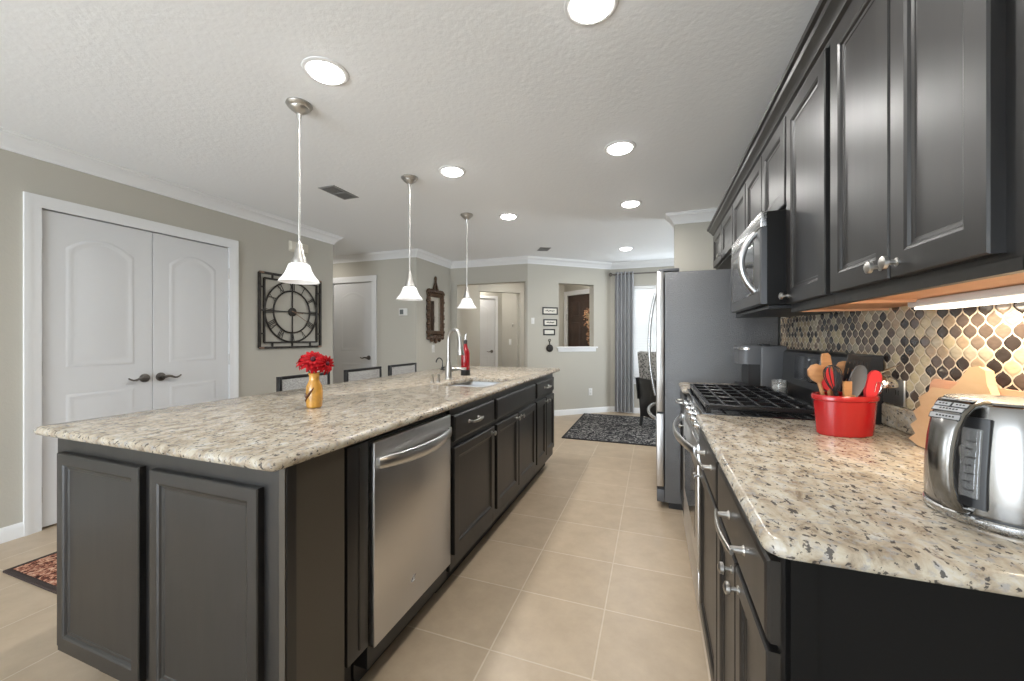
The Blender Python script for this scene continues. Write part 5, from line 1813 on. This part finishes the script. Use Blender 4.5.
# ------------------------------------------------------------------ kettle
qx, qy = 0.563, 0.910
kt = thing('electric_kettle', 'brushed steel electric kettle with button handle on the near right counter', 'kettle', (qx, qy, 0.914))
kc = (qx, qy, 0.914)
MB().lathe([(0.092, 0), (0.098, 0.002), (0.1005, 0.006), (0.1005, 0.014), (0.098, 0.017), (0.09, 0.0175)], kc, 56).build('power_base', M['steel_h'], kt)
MB().lathe([(0.0985, 0.0150), (0.0985, 0.0195), (0.09, 0.0200)], kc, 56).build('base_seal', M['black_plastic'], kt)
kb = MB().lathe([(0.0975, 0.0195), (0.0985, 0.024), (0.0988, 0.050), (0.0980, 0.085), (0.0950, 0.125), (0.0900, 0.160), (0.0835, 0.188), (0.080, 0.195), (0.072, 0.198)], kc, 64).build('body', M['kettle_steel'], kt)
MB().lathe([(0.0745, 0.1975), (0.0725, 0.201), (0.050, 0.203), (0.003, 0.204)], kc, 48).build('lid', M['kettle_steel'], kt)
toc = Vector((-qx, -qy, 0)).normalized()
lef = Vector((-0.94, -0.34, 0))
hd_ = (toc * 0.875 + Vector((toc.y, -toc.x, 0)) * 0.484).normalized()
hs_ = Vector((-hd_.y, hd_.x, 0))
K0 = Vector(kc)


def kh(r, z):
    return K0 + hd_ * r + EZ * z


prof = [(0.072, 0.198), (0.090, 0.200), (0.108, 0.196), (0.124, 0.182), (0.135, 0.158), (0.141, 0.128), (0.142, 0.098), (0.139, 0.070), (0.131, 0.046), (0.118, 0.030), (0.097, 0.024)]
wd = [0.044, 0.045, 0.044, 0.041, 0.037, 0.034, 0.032, 0.031, 0.030, 0.029, 0.028]
hnd = MB().strap([kh(r, z) for r, z in prof], hs_, wd, 0.013).build('handle', M['kettle_steel'], kt, angle=60)
MB().strap([kh(r - 0.0085, z - 0.003) for r, z in prof[1:-1]], hs_, [w * 0.82 for w in wd[1:-1]], 0.008).build('grip_lining', M['black_plastic'], kt, angle=60)
KSH = 0.010 if hs_.dot(Vector((0.94, 0.34, 0))) > 0 else -0.010   # towards the aisle-right side
# gauge window behind the handle
mb = MB().strap([kh(0.1000 - 0.0085 * max(0, z - 0.06) / 0.10, z) + hs_ * KSH for z in (0.048, 0.08, 0.11, 0.14, 0.158)], hs_, 0.026, 0.006)
mb.build('water_window', M['glass'], kt, angle=60)
mb = MB().strap([kh(0.0972 - 0.0085 * max(0, z - 0.06) / 0.10, z) + hs_ * KSH * 0.6 for z in (0.032, 0.08, 0.11, 0.14, 0.176)], hs_, 0.050, 0.006)
mb.build('window_surround', M['black_plastic'], kt, angle=60)
mb = MB()
for k in range(7):
    z = 0.060 + 0.013 * k
    p = kh(0.1038 - 0.0085 * max(0, z - 0.06) / 0.10, z) + hs_ * (KSH + 0.004)
    mb.tube([p - hs_ * 0.009, p - hs_ * (0.001 if k % 2 else -0.004)], 0.0009, 5)
mb.build('level_marks', M['ink'], kt)
# buttons on the upper, outer face of the handle
def onh(k):
    i = min(int(k), len(prof) - 2); f = k - i
    a = kh(*prof[i]); b = kh(*prof[i + 1])
    p = a.lerp(b, f); tg = (b - a).normalized(); nn = tg.cross(hs_).normalized()
    if nn.dot(hd_ + EZ) < 0:
        nn = -nn
    return p, tg, nn


for (k, offs) in ((1.75, (-0.011, 0.011)), (2.35, (-0.011, 0.011)), (2.85, (0.0,)), (3.28, (0.0,))):
    p, tg, nn = onh(k)
    for o_ in offs:
        hw = 0.0095 if len(offs) == 2 else 0.0195
        frk = Fr(p + hs_ * o_ + nn * 0.006, hs_, tg, nn)
        bt = MB().box((-hw - 0.0012, -0.0052, 0), (hw + 0.0012, 0.0052, 0.0012), fr=frk, bev=0.0005, seg=1).build('button_rim', M['black_plastic'], hnd)
        MB().box((-hw, -0.004, 0.0006), (hw, 0.004, 0.0020), fr=frk, bev=0.0005, seg=1).build('button', M['grey_button'], hnd)
        mb = MB()
        for q in range(3 if len(offs) == 2 else 6):
            x = -hw * 0.55 + q * 0.0042
            mb.box((x, -0.0012, 0.0018), (x + 0.0026, 0.0012, 0.0023), fr=frk)
        mb.build('button_mark', M['ink'], hnd)
